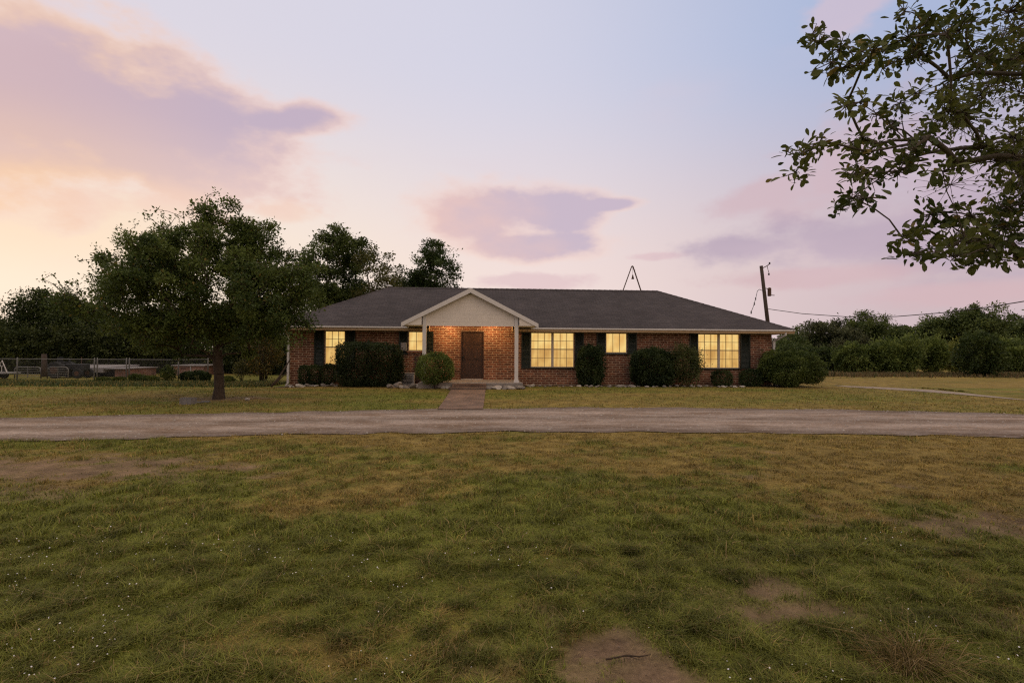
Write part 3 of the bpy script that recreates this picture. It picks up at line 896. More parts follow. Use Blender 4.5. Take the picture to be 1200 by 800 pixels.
# two lit lamps set against the porch ceiling, either side of the door
import bmesh
me = bpy.data.meshes.new('globe')
bm = bmesh.new(); bmesh.ops.create_uvsphere(bm, u_segments=16, v_segments=10, radius=0.06)
for v in bm.verts: v.co.z = v.co.z * 0.45 - 0.035
for f in bm.faces: f.smooth = True
bm.to_mesh(me); bm.free()
gm, gnt, gb, _ = new_mat('lamp_globe'); gb.inputs['Emission Color'].default_value = (1, 0.55, 0.18, 1); gb.inputs['Emission Strength'].default_value = 9
me.materials.append(gm)
for px in (526, 577):
    lp = (hu(px), -0.62, 2.758)
    lamp = MB().box(-0.08, 0.08, -0.08, 0.08, -0.02, 0.0).build('porch_lamp', M['dark'], house, loc=lp)
    go = bpy.data.objects.new('globe', me); COL.objects.link(go); go.parent = lamp
    ld = bpy.data.lights.new('porch_light', 'POINT'); ld.energy = 56; ld.color = (1, 0.60, 0.27); ld.shadow_soft_size = 0.06
    lo = bpy.data.objects.new('porch_light', ld); COL.objects.link(lo); lo.parent = house; lo.location = (lp[0], lp[1], lp[2] - 0.085)

# things on and by the wall
b0 = hw(hu(472.5), -0.02, hz(473, 411)); mbx = MB().box(-0.13, 0.13, -0.09, 0.0, 0, 0.36).box(-0.105, 0.105, -0.1, -0.088, 0.03, 0.33)
mx_ = mbx.build('meter_box', M['utility'], loc=hw(hu(473.5), -0.047, hz(473, 411)), bevel=0.008); mx_.rotation_euler.z = TH
tag(mx_, 'pale grey meter box mounted on the dark shutter left of the porch', 'meter box')
a0 = hw(hu(478.5, -0.6), -0.6, float(gz(0, 24)))
ac = empty('utility_cabinet', a0, 'low grey utility cabinet standing between the big hedge and the porch bush', 'cabinet', rz=TH)
MB().box(-0.28, 0.28, -0.2, 0.2, 0.02, 0.52).build('cabinet_body', M['utility'], ac, bevel=0.015)
MB().box(-0.31, 0.31, -0.23, 0.23, 0.523, 0.56).build('lid', M['utility'], ac, bevel=0.01)
mb = MB()
for q in range(6): mb.box(-0.22, 0.22, -0.212, -0.201, 0.1 + q * 0.06, 0.13 + q * 0.06)
mb.build('vent_grille', M['dark'], ac)
bd = MB().box(-0.16, 0.16, -0.03, 0.0, 0.0, 1.15)
for q in (-0.08, 0.0, 0.08): bd.box(q - 0.004, q + 0.004, -0.034, -0.031, 0.02, 1.13)
bo = bd.build('wooden_board', M['doorwood'], loc=hw(hu(490.5), -0.05, 0.2), bevel=0.005); bo.rotation_euler = (R(-3), 0, TH)
tag(bo, 'dark brown board leaning on the brick below the small porch window', 'board')

# planting bed along the front wall, front walk
def local_sheet(name, pts_uy, mat, lift):
    vs = []
    for u, yv in pts_uy:
        p = hw(u, yv); vs.append((p.x, p.y, float(gz(p.x, p.y)) + lift))
    return tag(MB().add(vs, [tuple(range(len(vs)))]).build(name, mat), kind='structure')


n = 60
front = [(UL - 0.4 + (hu(528, -2.6) - UL + 0.4) * q / n, -1.15 - 0.75 * float(sstep(-6, -3.2, UL + (hu(528) - UL) * q / n)) + 0.12 * math.sin(q * 1.3) + 0.1 * random.random()) for q in range(n + 1)]
local_sheet('planting_bed', front + [(hu(528, -2.6), -0.0), (UL - 0.4, -0.0)], M['mulch'], 0.02)
front = [(SU1 + (UR + 0.6 - SU1) * q / n, (-2.75 if q < 5 else -1.15) + 0.12 * math.sin(q * 1.1) + 0.1 * random.random()) for q in range(n + 1)]
local_sheet('planting_bed', front + [(UR + 0.6, 0.0), (SU1, 0.0)], M['mulch'], 0.02)
w0 = [G(512.5, 480.5), G(566, 480.5)]; w1 = [hw(SU0 - 0.02, -3.29), hw(SU1 - 0.03, -3.29)]
vs = []; nn = 24
for q in range(nn + 1):
    for s in (0, 1):
        p = w0[s].lerp(w1[s], q / nn); vs.append((p.x, p.y, float(gz(p.x, p.y)) + 0.032))
tag(MB().add(vs, [(2 * q, 2 * q + 1, 2 * q + 3, 2 * q + 2) for q in range(nn)]).build('walkway', M['paver']), kind='structure')

# edging stones, each its own object, sharing eight shapes
stones = []
for q in range(8):
    bm = bmesh.new(); bmesh.ops.create_icosphere(bm, subdivisions=2, radius=0.5)
    rr = np.random.default_rng(50 + q); ax = rr.normal(size=(7, 3)); ax /= np.linalg.norm(ax, axis=1)[:, None]; cut = 0.28 + 0.14 * rr.random(7)
    for v in bm.verts:
        for a, c in zip(ax, cut):
            d = v.co.dot(Vector(a))
            if d > c: v.co -= Vector(a) * (d - c)
        v.co.z *= 0.6; v.co += Vector(rr.normal(0, 0.012, 3))
    me = bpy.data.meshes.new('edging_stone'); bm.to_mesh(me); bm.free(); me.materials.append(M['stone'] if q < 5 else M['stone_pale']); stones.append(me)


def stone(p, s, label, group, z=0.0):
    o = bpy.data.objects.new('edging_stone', stones[random.randrange(8)]); COL.objects.link(o)
    o.location = (p.x, p.y, float(gz(p.x, p.y)) + s * 0.16 + z)
    o.scale = (s * (0.9 + 0.5 * random.random()), s * (0.8 + 0.3 * random.random()), s * (0.7 + 0.4 * random.random())); o.rotation_euler = (random.random() * 0.4, random.random() * 0.4, random.random() * 6.28)
    return tag(o, label, 'stone', group)


px = 458.0
while px < 527:
    p = hw(hu(px, -2.15), -2.05 - 0.35 * float(sstep(455, 520, px)) + random.uniform(-0.12, 0.12)); stone(p, random.uniform(0.26, 0.46), 'rough grey stone edging the bed left of the brick steps', 'stones left of the steps')
    if random.random() < 0.5: stone(hw(hu(px, -2.1), -1.6 + random.uniform(-.3, .1)), random.uniform(0.2, 0.4), 'rough grey stone edging the bed left of the brick steps', 'stones left of the steps', 0.05)
    px += random.uniform(4.0, 8.5)
px = 573.0
while px < 618:
    p = hw(hu(px, -2.8), -2.75 + random.uniform(-0.1, 0.12)); stone(p, random.uniform(0.26, 0.42), 'rough grey stone edging the bed right of the brick steps', 'stones right of the steps')
    px += random.uniform(4.5, 8)
px = 620.0
while px < 868:
    p = hw(hu(px, -1.3), -1.3 + random.uniform(-0.18, 0.15)); stone(p, random.uniform(0.12, 0.28), 'small stone lining the bed under the right hand windows', 'stones under the right windows')
    px += random.uniform(3.5, 10)
px = 336.0
while px < 402:
    p = hw(hu(px, -1.3), -1.25 + random.uniform(-0.2, 0.15)); stone(p, random.uniform(0.16, 0.36), 'weathered stone lining the bed at the left end of the house', 'stones at the left end of the house')
    px += random.uniform(4, 9)

# ------------------------------------------------------------------ shrubs round the house
def at_wall(px, yl):
    p = hw(hu(px, yl), yl); return (p.x, p.y, float(gz(p.x, p.y)))


D1, L1 = (0.013, 0.023, 0.010), (0.040, 0.056, 0.022)
for px, w, h, lb in ((357, 0.40, 0.85, 'small clipped dark shrub, nearest the house corner'), (369.5, 0.5, 0.86, 'small clipped dark shrub, middle of three under the left window'),
                     (385.5, 0.54, 0.9, 'small clipped dark shrub beside the big clipped hedge')):
    shrub('clipped_shrub', lb, at_wall(px, -0.75), (w, 0.6, h), 2600, 0.055, D1, L1, int(px), power=4, group='small clipped shrubs below the left window', rough=0.06, rz=TH)
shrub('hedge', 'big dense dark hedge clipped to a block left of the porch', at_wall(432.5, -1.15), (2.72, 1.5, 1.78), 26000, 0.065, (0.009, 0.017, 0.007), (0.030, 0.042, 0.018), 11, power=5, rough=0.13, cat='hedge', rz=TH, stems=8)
shrub('round_bush', 'round bright green bush in front of the left porch post', at_wall(510.5, -2.45), (1.38, 1.3, 1.2), 11000, 0.06, (0.042, 0.064, 0.018), (0.115, 0.145, 0.045), 12, power=2.3, rough=0.2, zc=0.83, stems=7)
shrub('upright_shrub', 'dark upright shrub between the two right of porch windows', at_wall(691, -0.7), (1.05, 0.95, 1.72), 11000, 0.075, D1, L1, 13, power=3, rough=0.16)
shrub('upright_shrub', 'leafy sprig shrub rising beside the small right window', at_wall(703, -0.45), (0.55, 0.5, 1.8), 900, 0.08, D1, (0.03, 0.045, 0.015), 14, 'loose', rough=0.3, zc=1.0)
shrub('dark_shrub', 'wide dark shrub below the right wall next to the twiggy shrub', at_wall(765, -0.85), (1.95, 1.3, 1.62), 17000, 0.075, D1, L1, 15, power=2.8, rough=0.2)
shrub('twiggy_shrub', 'paler twiggy shrub with bare brown stems left of the last window', at_wall(803, -1.0), (1.6, 1.2, 1.75), 7500, 0.07, (0.022, 0.032, 0.010), (0.062, 0.070, 0.026), 16, 'loose', rough=0.25, stems=22, stem_mat='driedstem', stem_r=0.012, zc=0.98)
shrub('clipped_shrub', 'small clipped dark shrub under the last window on the right', at_wall(846, -0.7), (0.85, 0.6, 0.68), 3600, 0.055, D1, L1, 17, power=4, rough=0.07, rz=TH)
shrub('low_hedge', 'low dark hedge piece against the big round bush at the right corner', at_wall(880, -0.75), (0.95, 0.8, 0.72), 4600, 0.06, D1, L1, 18, power=3.5, rough=0.08)
shrub('round_bush', 'big broad green bush at the right corner of the house', at_wall(924, -1.0), (2.75, 2.1, 1.55), 26000, 0.075, (0.030, 0.046, 0.013), (0.085, 0.108, 0.032), 19, power=2.2, rough=0.22, stems=9)

# ------------------------------------------------------------------ trees
def lobe(px, py, D, rx, rz, ry=None):
    p = P(px, py, D); return (p.x, p.y, p.z, rx, ry or rx, rz)


TB = G(256, 467); D0 = TB.y
lobes = [lobe(235, 330, D0, 2.5, 1.75, 2.5), lobe(264, 280, D0, 1.15, 1.2), lobe(322, 330, D0, 1.3, 1.3), lobe(170, 325, D0, 1.35, 1.05), lobe(135, 368, D0 + 0.5, 1.3, 0.85),
         lobe(337, 378, D0 - 0.4, 0.8, 0.75), lobe(290, 385, D0, 1.2, 0.7), lobe(195, 385, D0, 1.5, 0.75), lobe(110, 350, D0, 0.8, 0.6), lobe(225, 384, D0 - 1.0, 1.1, 0.5),
         lobe(205, 300, D0 + 0.4, 1.5, 1.0), lobe(305, 305, D0 + 0.3, 1.1, 1.0), lobe(290, 350, D0 - 1.2, 1.5, 1.1), lobe(190, 352, D0 - 1.2, 1.6, 1.0), lobe(345, 352, D0 + 0.2, 0.8, 1.0), lobe(170, 386, D0, 1.3, 0.45)]
ex = []
r0 = np.random.default_rng(5)
for px, py in ((243, 230), (262, 238), (270, 232), (278, 243), (281, 252), (236, 246), (175, 255), (141, 268), (120, 300), (130, 312), (95, 305), (105, 325), (90, 330), (60, 322), (50, 328), (75, 342), (65, 335),
               (215, 250), (190, 252), (160, 262), (150, 275), (112, 290), (355, 300), (300, 262), (330, 285), (318, 278), (350, 310), (362, 385), (356, 395), (80, 352), (186, 246), (205, 255), (170, 250), (253, 225)):
    p = P(px, py, D0 + r0.normal(0, 0.6)); ex.append((p.x, p.y, p.z, 16, 0.16))
spine = [(TB.x, TB.y, -0.05), (TB.x + 0.02, TB.y, 0.35), (TB.x + 0.0, TB.y, 0.8), (TB.x - 0.06, TB.y + 0.02, 1.25), (TB.x - 0.05, TB.y, 1.7), (TB.x - 0.1, TB.y, 2.3)]
t_main = tree('broadleaf_tree', 'spreading dark green tree on the front lawn with a short single trunk', TB, lobes, 430, 265, 0.088, spine, 0.15, (0.027, 0.044, 0.013), (0.092, 0.118, 0.036), 21, clump_r=0.36, extra=ex, odd=(0.10, 0.075, 0.02), podd=0.03, twigs=0.05)


def bg_tree(label, px, Db, top_py, width_px, n, per, seed, group, dark=GREEN_D, light=GREEN_L, leaf=0.15, low=0.25, name='broadleaf_tree', cr=0.6, tr_=0.18, shell=0.55, nl=6, odd=None, podd=0.0, core=1.0):
    r = np.random.default_rng(seed); leaf *= 1.15; per = int(per * 2.4); cr *= 0.9
    b = P(px, 440, Db); b.z = float(gz(b.x, b.y)); top = P(px, top_py, Db).z; W = width_px / FPX * Db; H = top - b.z
    zl = b.z + H * low; lb = [(b.x, b.y, (zl + top) / 2, W * 0.34 * core, W * 0.34 * core, (top - zl) * 0.44)]
    for q in range(nl):
        a = r.random() * 6.28; zz = zl + (top - zl) * (0.2 + 0.62 * r.random()); rad = W * (0.16 + 0.10 * r.random()); k = 0.55 + 0.45 * math.sin(math.pi * min(1, max(0.1, (zz - zl) / (top - zl))))
        off = (W / 2 - rad) * k
        lb.append((b.x + math.cos(a) * off, b.y + math.sin(a) * off, zz, rad, rad, rad * 0.75))
    lb.append((b.x + r.normal(0, W * 0.06), b.y, top - W * 0.14, W * 0.18, W * 0.18, W * 0.15))
    sp = [(b.x, b.y, b.z - 0.05), (b.x + 0.03, b.y, b.z + H * 0.12), (b.x - 0.02, b.y, b.z + H * 0.25), (b.x + 0.1 * r.normal(), b.y, b.z + H * 0.42)]
    return tree(name, label, b, lb, n, per, leaf, sp, tr_, dark, light, seed, group, clump_r=cr, odd=odd, podd=podd, shell=shell, bark='bark_grey')


gL, gH, gR = 'dark trees behind the wire fence', 'trees rising behind the house roof', 'trees of the wood beyond the right field'
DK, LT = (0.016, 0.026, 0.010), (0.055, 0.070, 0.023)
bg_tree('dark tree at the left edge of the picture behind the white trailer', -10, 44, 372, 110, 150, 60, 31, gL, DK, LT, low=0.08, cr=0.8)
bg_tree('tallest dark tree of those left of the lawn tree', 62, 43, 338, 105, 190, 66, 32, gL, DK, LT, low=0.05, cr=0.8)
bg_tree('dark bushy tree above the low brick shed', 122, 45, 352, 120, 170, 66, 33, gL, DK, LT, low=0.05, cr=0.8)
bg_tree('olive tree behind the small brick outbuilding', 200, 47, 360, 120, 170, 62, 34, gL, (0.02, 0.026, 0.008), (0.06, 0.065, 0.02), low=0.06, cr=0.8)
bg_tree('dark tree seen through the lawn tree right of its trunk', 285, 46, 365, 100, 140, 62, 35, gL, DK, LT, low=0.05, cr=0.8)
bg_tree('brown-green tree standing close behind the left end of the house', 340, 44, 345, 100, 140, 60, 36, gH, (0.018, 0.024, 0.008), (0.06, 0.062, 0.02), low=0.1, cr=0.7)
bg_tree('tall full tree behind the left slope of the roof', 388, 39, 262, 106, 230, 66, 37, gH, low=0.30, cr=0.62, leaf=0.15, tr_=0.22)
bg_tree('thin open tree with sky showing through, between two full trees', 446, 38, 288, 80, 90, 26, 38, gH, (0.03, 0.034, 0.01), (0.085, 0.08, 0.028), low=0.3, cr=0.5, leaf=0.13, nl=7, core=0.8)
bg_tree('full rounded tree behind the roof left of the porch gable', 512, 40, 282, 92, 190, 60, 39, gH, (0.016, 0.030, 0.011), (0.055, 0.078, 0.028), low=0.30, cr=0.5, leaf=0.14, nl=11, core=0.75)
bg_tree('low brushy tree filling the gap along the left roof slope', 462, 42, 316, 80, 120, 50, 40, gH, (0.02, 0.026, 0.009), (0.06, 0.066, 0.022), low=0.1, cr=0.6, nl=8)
right = [(905, 60, 398, 80, 'dark tree close to the right end of the roof'), (945, 63, 388, 70, 'low tree between the roof end and the grey crowned tree'), (975, 60, 377, 70, 'grey crowned round tree left of the highest wood tops'),
         (1012, 62, 370, 72, 'round topped tree under the middle of the sagging wire'), (1058, 64, 379, 70, 'lower dark tree in the dip of the wood skyline'), (1098, 60, 372, 74, 'broad tree right of the dip in the wood skyline'),
         (1143, 58, 361, 80, 'tallest tree of the right wood, near the wire'), (1185, 62, 368, 72, 'dark tree at the right edge of the picture'), (1235, 60, 366, 80, 'tree partly cut by the right edge of the picture')]
for q, (px, D, t, w, lb) in enumerate(right):
    grey = q == 2
    bg_tree(lb, px, D, t, w, 150, 60, 41 + q, gR, (0.026, 0.032, 0.018) if grey else (0.032, 0.050, 0.018), (0.10, 0.108, 0.07) if grey else (0.095, 0.118, 0.042), leaf=0.2, low=0.06, cr=0.75, nl=10, core=0.85)
fb = [(925, 44, 405, 60, 'dark bush next to the house bush at the field edge'), (962, 44, 408, 50, 'dark green bush in front of the grey crowned tree'), (1000, 41, 403, 46, 'rounded green bush, first of the row at the field edge'), (1037, 40, 400, 44, 'feathery green bush in the row, left of the tallest feathery one'),
      (1060, 40, 397, 44, 'tallest feathery green bush of the field edge row'), (1094, 41, 399, 40, 'upright feathery bush right of the tallest one'), (1125, 43, 404, 50, 'yellowish bush between feathery bush and dark round bush'),
      (1151, 37, 391, 46, 'dark rounded bush standing forward of the row'), (1185, 41, 400, 46, 'green bush at the right edge of the row')]
for q, (px, D, t, w, lb) in enumerate(fb):
    b = P(px, 437, D); b.z = float(gz(b.x, b.y)); h = P(px, t, D).z - b.z; W = w / FPX * D * (0.78 if q in (3, 4, 5) else 0.92)
    dk, lt = [((0.046, 0.066, 0.020), (0.125, 0.155, 0.046)), ((0.060, 0.070, 0.018), (0.15, 0.16, 0.046)), ((0.022, 0.036, 0.012), (0.060, 0.080, 0.026))][0 if q in (2, 3, 4, 5, 8) else (1 if q == 6 else 2)]
    shrub('field_bush', lb, b, (W, W * 0.9, h), 9000, 0.16, dk, lt, 60 + q, 'loose' if q in (3, 4, 5, 6) else 'round', 'bushes along the field edge', power=2.0, rough=0.42, upright=0.8 if q in (3, 4, 5) else 0.1, stem_r=0.04)

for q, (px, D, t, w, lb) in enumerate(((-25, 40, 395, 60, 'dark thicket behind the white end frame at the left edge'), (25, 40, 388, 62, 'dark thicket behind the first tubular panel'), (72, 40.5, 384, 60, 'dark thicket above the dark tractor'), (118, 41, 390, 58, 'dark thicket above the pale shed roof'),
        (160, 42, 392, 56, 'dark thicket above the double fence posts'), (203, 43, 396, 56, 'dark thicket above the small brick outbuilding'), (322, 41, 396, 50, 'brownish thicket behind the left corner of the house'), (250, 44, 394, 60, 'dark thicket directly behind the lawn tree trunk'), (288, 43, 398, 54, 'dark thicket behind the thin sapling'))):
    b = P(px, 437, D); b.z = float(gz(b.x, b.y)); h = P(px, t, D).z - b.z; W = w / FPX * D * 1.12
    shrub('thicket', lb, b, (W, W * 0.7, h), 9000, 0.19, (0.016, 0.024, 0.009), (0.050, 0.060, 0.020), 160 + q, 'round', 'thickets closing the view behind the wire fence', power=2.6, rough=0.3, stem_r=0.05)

# bush and sapling at the left end of the house
b = G(308, 446)
shrub('multi_stem_bush', 'tall brownish multi-stemmed bush by the left end of the house', b, (2.1, 1.8, 2.6), 5200, 0.10, (0.022, 0.022, 0.007), (0.085, 0.070, 0.020), 71, 'loose', stems=16, rough=0.35, zc=1.65, odd=(0.14, 0.075, 0.02), podd=0.10, stem_r=0.035)
b = G(283, 446); shrub('sapling', 'small thin sapling in the grass right of the lawn tree trunk', b, (0.9, 0.8, 1.1), 900, 0.08, (0.03, 0.03, 0.01), (0.08, 0.075, 0.025), 72, 'loose', stems=6, rough=0.3, zc=0.7)
# fallen limb leaning on the downspout
mb = MB(); p0, p1 = P(340, 421, 23.6), P(318, 447, 22.6); p1.z = 0.1
mb.tube([p0, p0.lerp(p1, 0.3) + Vector((0, 0, -0.05)), p0.lerp(p1, 0.6) + Vector((0, 0, -0.1)), p1], [0.025, 0.035, 0.045, 0.05], 7)
q0, q1 = P(336, 436, 23.4), P(316, 449, 22.4); q1.z = 0.09
mb.tube([q0, q0.lerp(q1, 0.5) + Vector((0, 0, -0.05)), p1], [0.02, 0.03, 0.035], 6)
tag(mb.build('fallen_limb', M['bark'], smooth=True), 'forked bare limb leaning against the left corner of the house', 'branch')

# overhanging tree at the right, near the camera: trunk stands outside the frame
r1 = np.random.default_rng(77); ex = []
def cl(px, py, D, n=26, rad=0.15): 
    p = P(px, py, D); ex.append((p.x, p.y, p.z, n, rad))
for px, py in ((952, 40), (965, 48), (985, 55), (1000, 62), (975, 70), (1010, 72), (1022, 60), (990, 80), (1040, 55), (1035, 80), (1060, 45), (1075, 30), (1078, 60), (1095, 20), (1062, 18), (1110, 42), (1130, 15),
               (930, 180), (945, 176), (935, 202), (962, 168), (985, 172), (1000, 165), (1015, 178), (1030, 170), (1005, 195), (1045, 150), (1000, 205), (1020, 205), (995, 125), (1008, 118), (1050, 125), (1030, 135),
               (985, 240), (1000, 235), (1018, 232), (1065, 190), (1072, 178), (1050, 200), (1085, 160), (1100, 140),
               (1060, 278), (1072, 300), (1078, 270), (1090, 256), (1100, 245), (1098, 295), (1110, 290), (1115, 265), (1120, 300), (1135, 285), (1140, 305), (1160, 290), (1150, 265), (1175, 300), (1185, 285), (1110, 205), (1125, 198), (1195, 305)):
    cl(px + r1.normal(0, 3), py + r1.normal(0, 3), 3.7 + r1.normal(0, 0.25), 32, 0.092)
for q in range(150):
    px = 1065 + 290 * r1.random() ** 0.8; py = r1.uniform(-80, 300)
    if px < 1120 and py > 195: continue
    if 1070 < px < 1165 and 205 < py < 250: continue
    cl(px, py, r1.uniform(3.4, 5.0), 56, 0.14)
TR = Vector((6.6, 4.7, 0))
lobes = [(6.8, 4.7, 4.8, 2.2, 2.2, 1.5), (6.2, 5.5, 4.0, 1.6, 1.6, 1.0)]
spine = [(6.6, 4.7, -0.05), (6.58, 4.7, 0.6), (6.5, 4.68, 1.3), (6.38, 4.62, 2.0), (6.1, 4.55, 2.7), (5.6, 4.45, 3.2)]
tree('oak_tree', 'near tree whose leafy branches hang into the sky at upper right', TR, lobes, 110, 90, 0.058, spine, 0.125, (0.030, 0.040, 0.012), (0.088, 0.095, 0.030), 79, clump_r=0.4, shape=LEAF9, aspect=0.52, extra=ex,
     odd=(0.13, 0.095, 0.03), podd=0.03, twigs=0.35, droop=0.25, penalty=0.5, tip_r=0.0028, wob=0.035, bark='bark_grey')

# ------------------------------------------------------------------ pole, wires, mast
Dp = 38.0
pb, pt = P(907, 441, Dp), P(892, 311.5, Dp); pb.z = float(gz(pb.x, pb.y)) - 0.1
pole = empty('utility_pole', (pb.x, pb.y, 0), 'leaning dark wooden utility pole behind the right end of the roof', 'utility pole')
O = Vector((pb.x, pb.y, 0)); ax = (pt - pb)
MB().tube([pb - O, pb + ax * 0.5 - O, pt - O], [0.15, 0.13, 0.11], 12).build('shaft', M['polewood'], pole, smooth=True)
def pa(t): return pb + ax * t - O
MB().tube([pa(0.975), pa(0.985) + Vector((0.35, -0.1, 0.1)), pa(0.985) + Vector((0.52, -0.1, 0.24))], 0.03, 6).tube([pa(0.985) + Vector((0.35, -0.1, 0.1)), pa(0.95) + Vector((0.4, -0.1, 0.02)), pa(0.92) + Vector((0.45, -0.1, 0.0))], 0.018, 6).build('bracket_arm', M['rust'], pole)
for t, dx in ((0.985, 0.52), (0.93, 0.42)):
    p = pa(t) + Vector((dx, -0.1, 0.22 if t > .95 else -0.12)); MB().tube([p, p + Vector((0, 0, 0.05)), p + Vector((0, 0, 0.06)), p + Vector((0, 0, 0.12))], [0.05, 0.07, 0.045, 0.06], 8).build('insulator', M['dark'], pole)
p = pa(0.76) + Vector((0.30, -0.12, 0))
MB().tube([p - Vector((0, 0, 0.28)), p - Vector((0, 0, 0.26)), p + Vector((0, 0, 0.26)), p + Vector((0, 0, 0.31))], [0.09, 0.12, 0.12, 0.05], 10).tube([p + Vector((0, 0, 0.2)), pa(0.80)], 0.025, 6).tube([p + Vector((0, 0, -0.2)), p + Vector((0.35, 0, -0.22))], 0.025, 6).build('fuse_canister', M['rust'], pole)


def sag(name, label, pts, rad):
    P2 = []
    for a, b, s in pts:
        for q in range(14):
            t = q / 14; c = Vector(a).lerp(Vector(b), t); c.z -= s * 4 * t * (1 - t); P2.append(c)
    P2.append(Vector(pts[-1][1]))
    return tag(MB().tube(P2, rad, 5).build(name, M['wire'], smooth=True), label, 'wire')


w0_, w1_, w2_ = P(901, 364, 38), P(1200, 353, 22), P(1520, 285, 12)
mb = MB(); ctrl = [P(900.5, 362, 38), P(940, 367.5, 35.5), P(990, 371, 32.5), P(1050, 370.8, 29.5), P(1110, 366, 26.5), P(1160, 359.5, 24), P(1200, 353, 22), P(1300, 333, 17.5), P(1420, 305, 13.5), P(1520, 280, 11.5)]
mb.tube(ctrl, [0.022] * 10, 5); tag(mb.build('power_line', M['wire'], smooth=True), 'dark power line sagging from the leaning pole over the right wood', 'wire')
e_ = ctrl[-1]
po2 = empty('utility_pole', (e_.x + 0.1, e_.y, 0), 'wooden pole out at the far right carrying the sagging power line', 'utility pole')
MB().tube([(0, 0, -0.2), (0, 0, e_.z + 0.5)], [0.16, 0.13], 10).build('shaft', M['polewood'], po2, smooth=True)
mb = MB(); mb.tube([P(893.5, 340.5, 38), P(890, 339, 37), P(887.5, 341, 36), P(885.5, 350, 34.5), P(882.5, 360, 33), P(880, 366, 31.8)], [0.018] * 6, 5)
for px, py, D in ((885.5, 350, 34.5), (884, 356, 33.7), (880.3, 366, 31.8)): 
    p = P(px, py, D); mb.tube([p - Vector((0, 0, .08)), p + Vector((0, 0, .08))], 0.035, 6)
tag(mb.build('service_drop', M['wire'], smooth=True), 'thin service cable looping from the leaning pole down to the roof', 'wire')

Dm = 37.0
ma, mc, mt_ = P(729, 343, Dm), P(752, 343, Dm), P(741, 311.5, Dm)
def down(top, p): d = p - top; return top + d * (top.z + 0.02) / (top.z - p.z)
fa, fc = down(mt_ - Vector((0.04, 0, 0)), ma), down(mt_ + Vector((0.04, 0, 0)), mc)
mo = Vector((mt_.x, mt_.y, 0))
mast = empty('mast', mo, 'thin dark A-shaped pole frame showing above the roof ridge', 'mast')
l1 = MB().tube([fa - mo, mt_ - Vector((0.05, 0, 0.06)) - mo, mt_ - mo], 0.034, 6).build('pole', M['rust'], mast, smooth=True)
l2 = MB().tube([fc - mo, mt_ + Vector((0.05, 0, -0.06)) - mo, mt_ - mo], 0.042, 6).build('pole', M['rust'], mast, smooth=True)
p = P(741.5, 324.5, Dm) - mo
MB().tube([p + Vector((0, 0, 0.16)), p + Vector((0, 0, 0.1)), p, p - Vector((0, 0, 0.14))], [0.02, 0.04, 0.06, 0.10], 10).tube([mt_ - mo, p + Vector((0, 0, 0.15))], 0.008, 4).build('bell', M['rust'], mast, smooth=True)
MB().tube([mt_ + Vector((0.06, 0, -0.2)) - mo, mt_ + Vector((0.18, 0, -0.32)) - mo], 0.035, 6).build('cleat', M['rust'], mast)

# ------------------------------------------------------------------ left background: wire fence, shed, machinery
Df = 31.5
fpx = [(-60, 'end'), (20, 'p'), (110.5, 'p'), (113.8, 'p'), (148, 'p'), (151.3, 'p'), (209, 'p'), (243.5, 'end')]
fence = empty('wire_fence', P(110, 440, Df) * 1.0, 'grey chain link fence with steel posts on the left beyond the lawn', 'fence'); fo = fence.location.copy(); fo.z = 0; fence.location = fo
FH = 1.22
pts = []
for px, k in fpx:
    D = Df + (1.8 if px > 230 else 0); p = P(px, 440, D); p.z = float(gz(p.x, p.y)); pts.append(p - fo)
    if k == 'p' or k == 'end':
        MB().tube([p - fo - Vector((0, 0, 0.1)), p - fo + Vector((0, 0, FH + 0.04)), p - fo + Vector((0, 0, FH + 0.09))], [0.038, 0.038, 0.015], 8).build('post', M['fence'], fence, smooth=True)
segs = [(0, 1), (1, 2), (3, 4), (5, 6), (6, 7)]
for a, b in segs:
    A, B = pts[a] + Vector((0, 0, FH)), pts[b] + Vector((0, 0, FH))
    MB().tube([A, B], 0.02, 6).build('top_rail', M['fence'], fence)
    mb = MB(); L = (B - A).length; d = (B - A) / L; s = 0.11; H = FH - 0.08
    nstep = int((L + H) / s)
    for q in range(nstep):
        x0 = q * s - H
        for sg in (0, 1):
            xa, xb = x0, x0 + H; za, zb = 0.06, 0.06 + H
            if xa < 0: za += -xa; xa = 0
            if xb > L: zb -= (xb - L); xb = L
            if xb <= xa: continue
            if sg: xa, xb = L - xa, L - xb
            p, r_ = A + d * xa, A + d * xb; p.z = A.z - FH + za; r_.z = A.z - FH + zb
            mb.tube([p, r_], 0.0035, 3, False)
    mb.build('chain_link', M['chain'], fence)

Dsd = 36.0
s0, s1 = P(55, 440, Dsd), P(148, 440, Dsd); so = Vector((s0.x, s0.y, float(gz(s0.x, s0.y)))); W = s1.x - s0.x
shed = empty('brick_shed', so, 'low brick shed with pale sheet roof and dark open front behind the fence', 'shed')
zt = P(100, 430.5, Dsd).z - so.z; zb_ = P(100, 436.5, Dsd).z - so.z
MB().box(W - 0.75, W, 0, 3, 0, zb_ + 0.25).build('brick_wall', M['brick_far'], shed)
MB().box(0.0, W - 0.753, 2.8, 3.0, 0, zb_ + 0.2).build('back_wall', M['dark'], shed)
mb = MB()
mb.prism([(-0.2, -0.3, zb_ + 0.02), (-0.2, -0.3, zb_ + 0.33), (-0.2, 3.2, zb_ + 0.45), (-0.2, 3.2, zb_ + 0.35)], (W - 1.1, 0, 0)); mb.box(W - 1.28, W + 0.1, -0.25, 3.1, zb_ + 0.253, zb_ + 0.31)
mb.build('roof', M['metalroof'], shed)
for u in (0.1, 1.6, 3.0): MB().box(u, u + 0.09, -0.1, -0.01, 0, zb_ + 0.02).build('post', M['galv'], shed)
Dq = 39.0
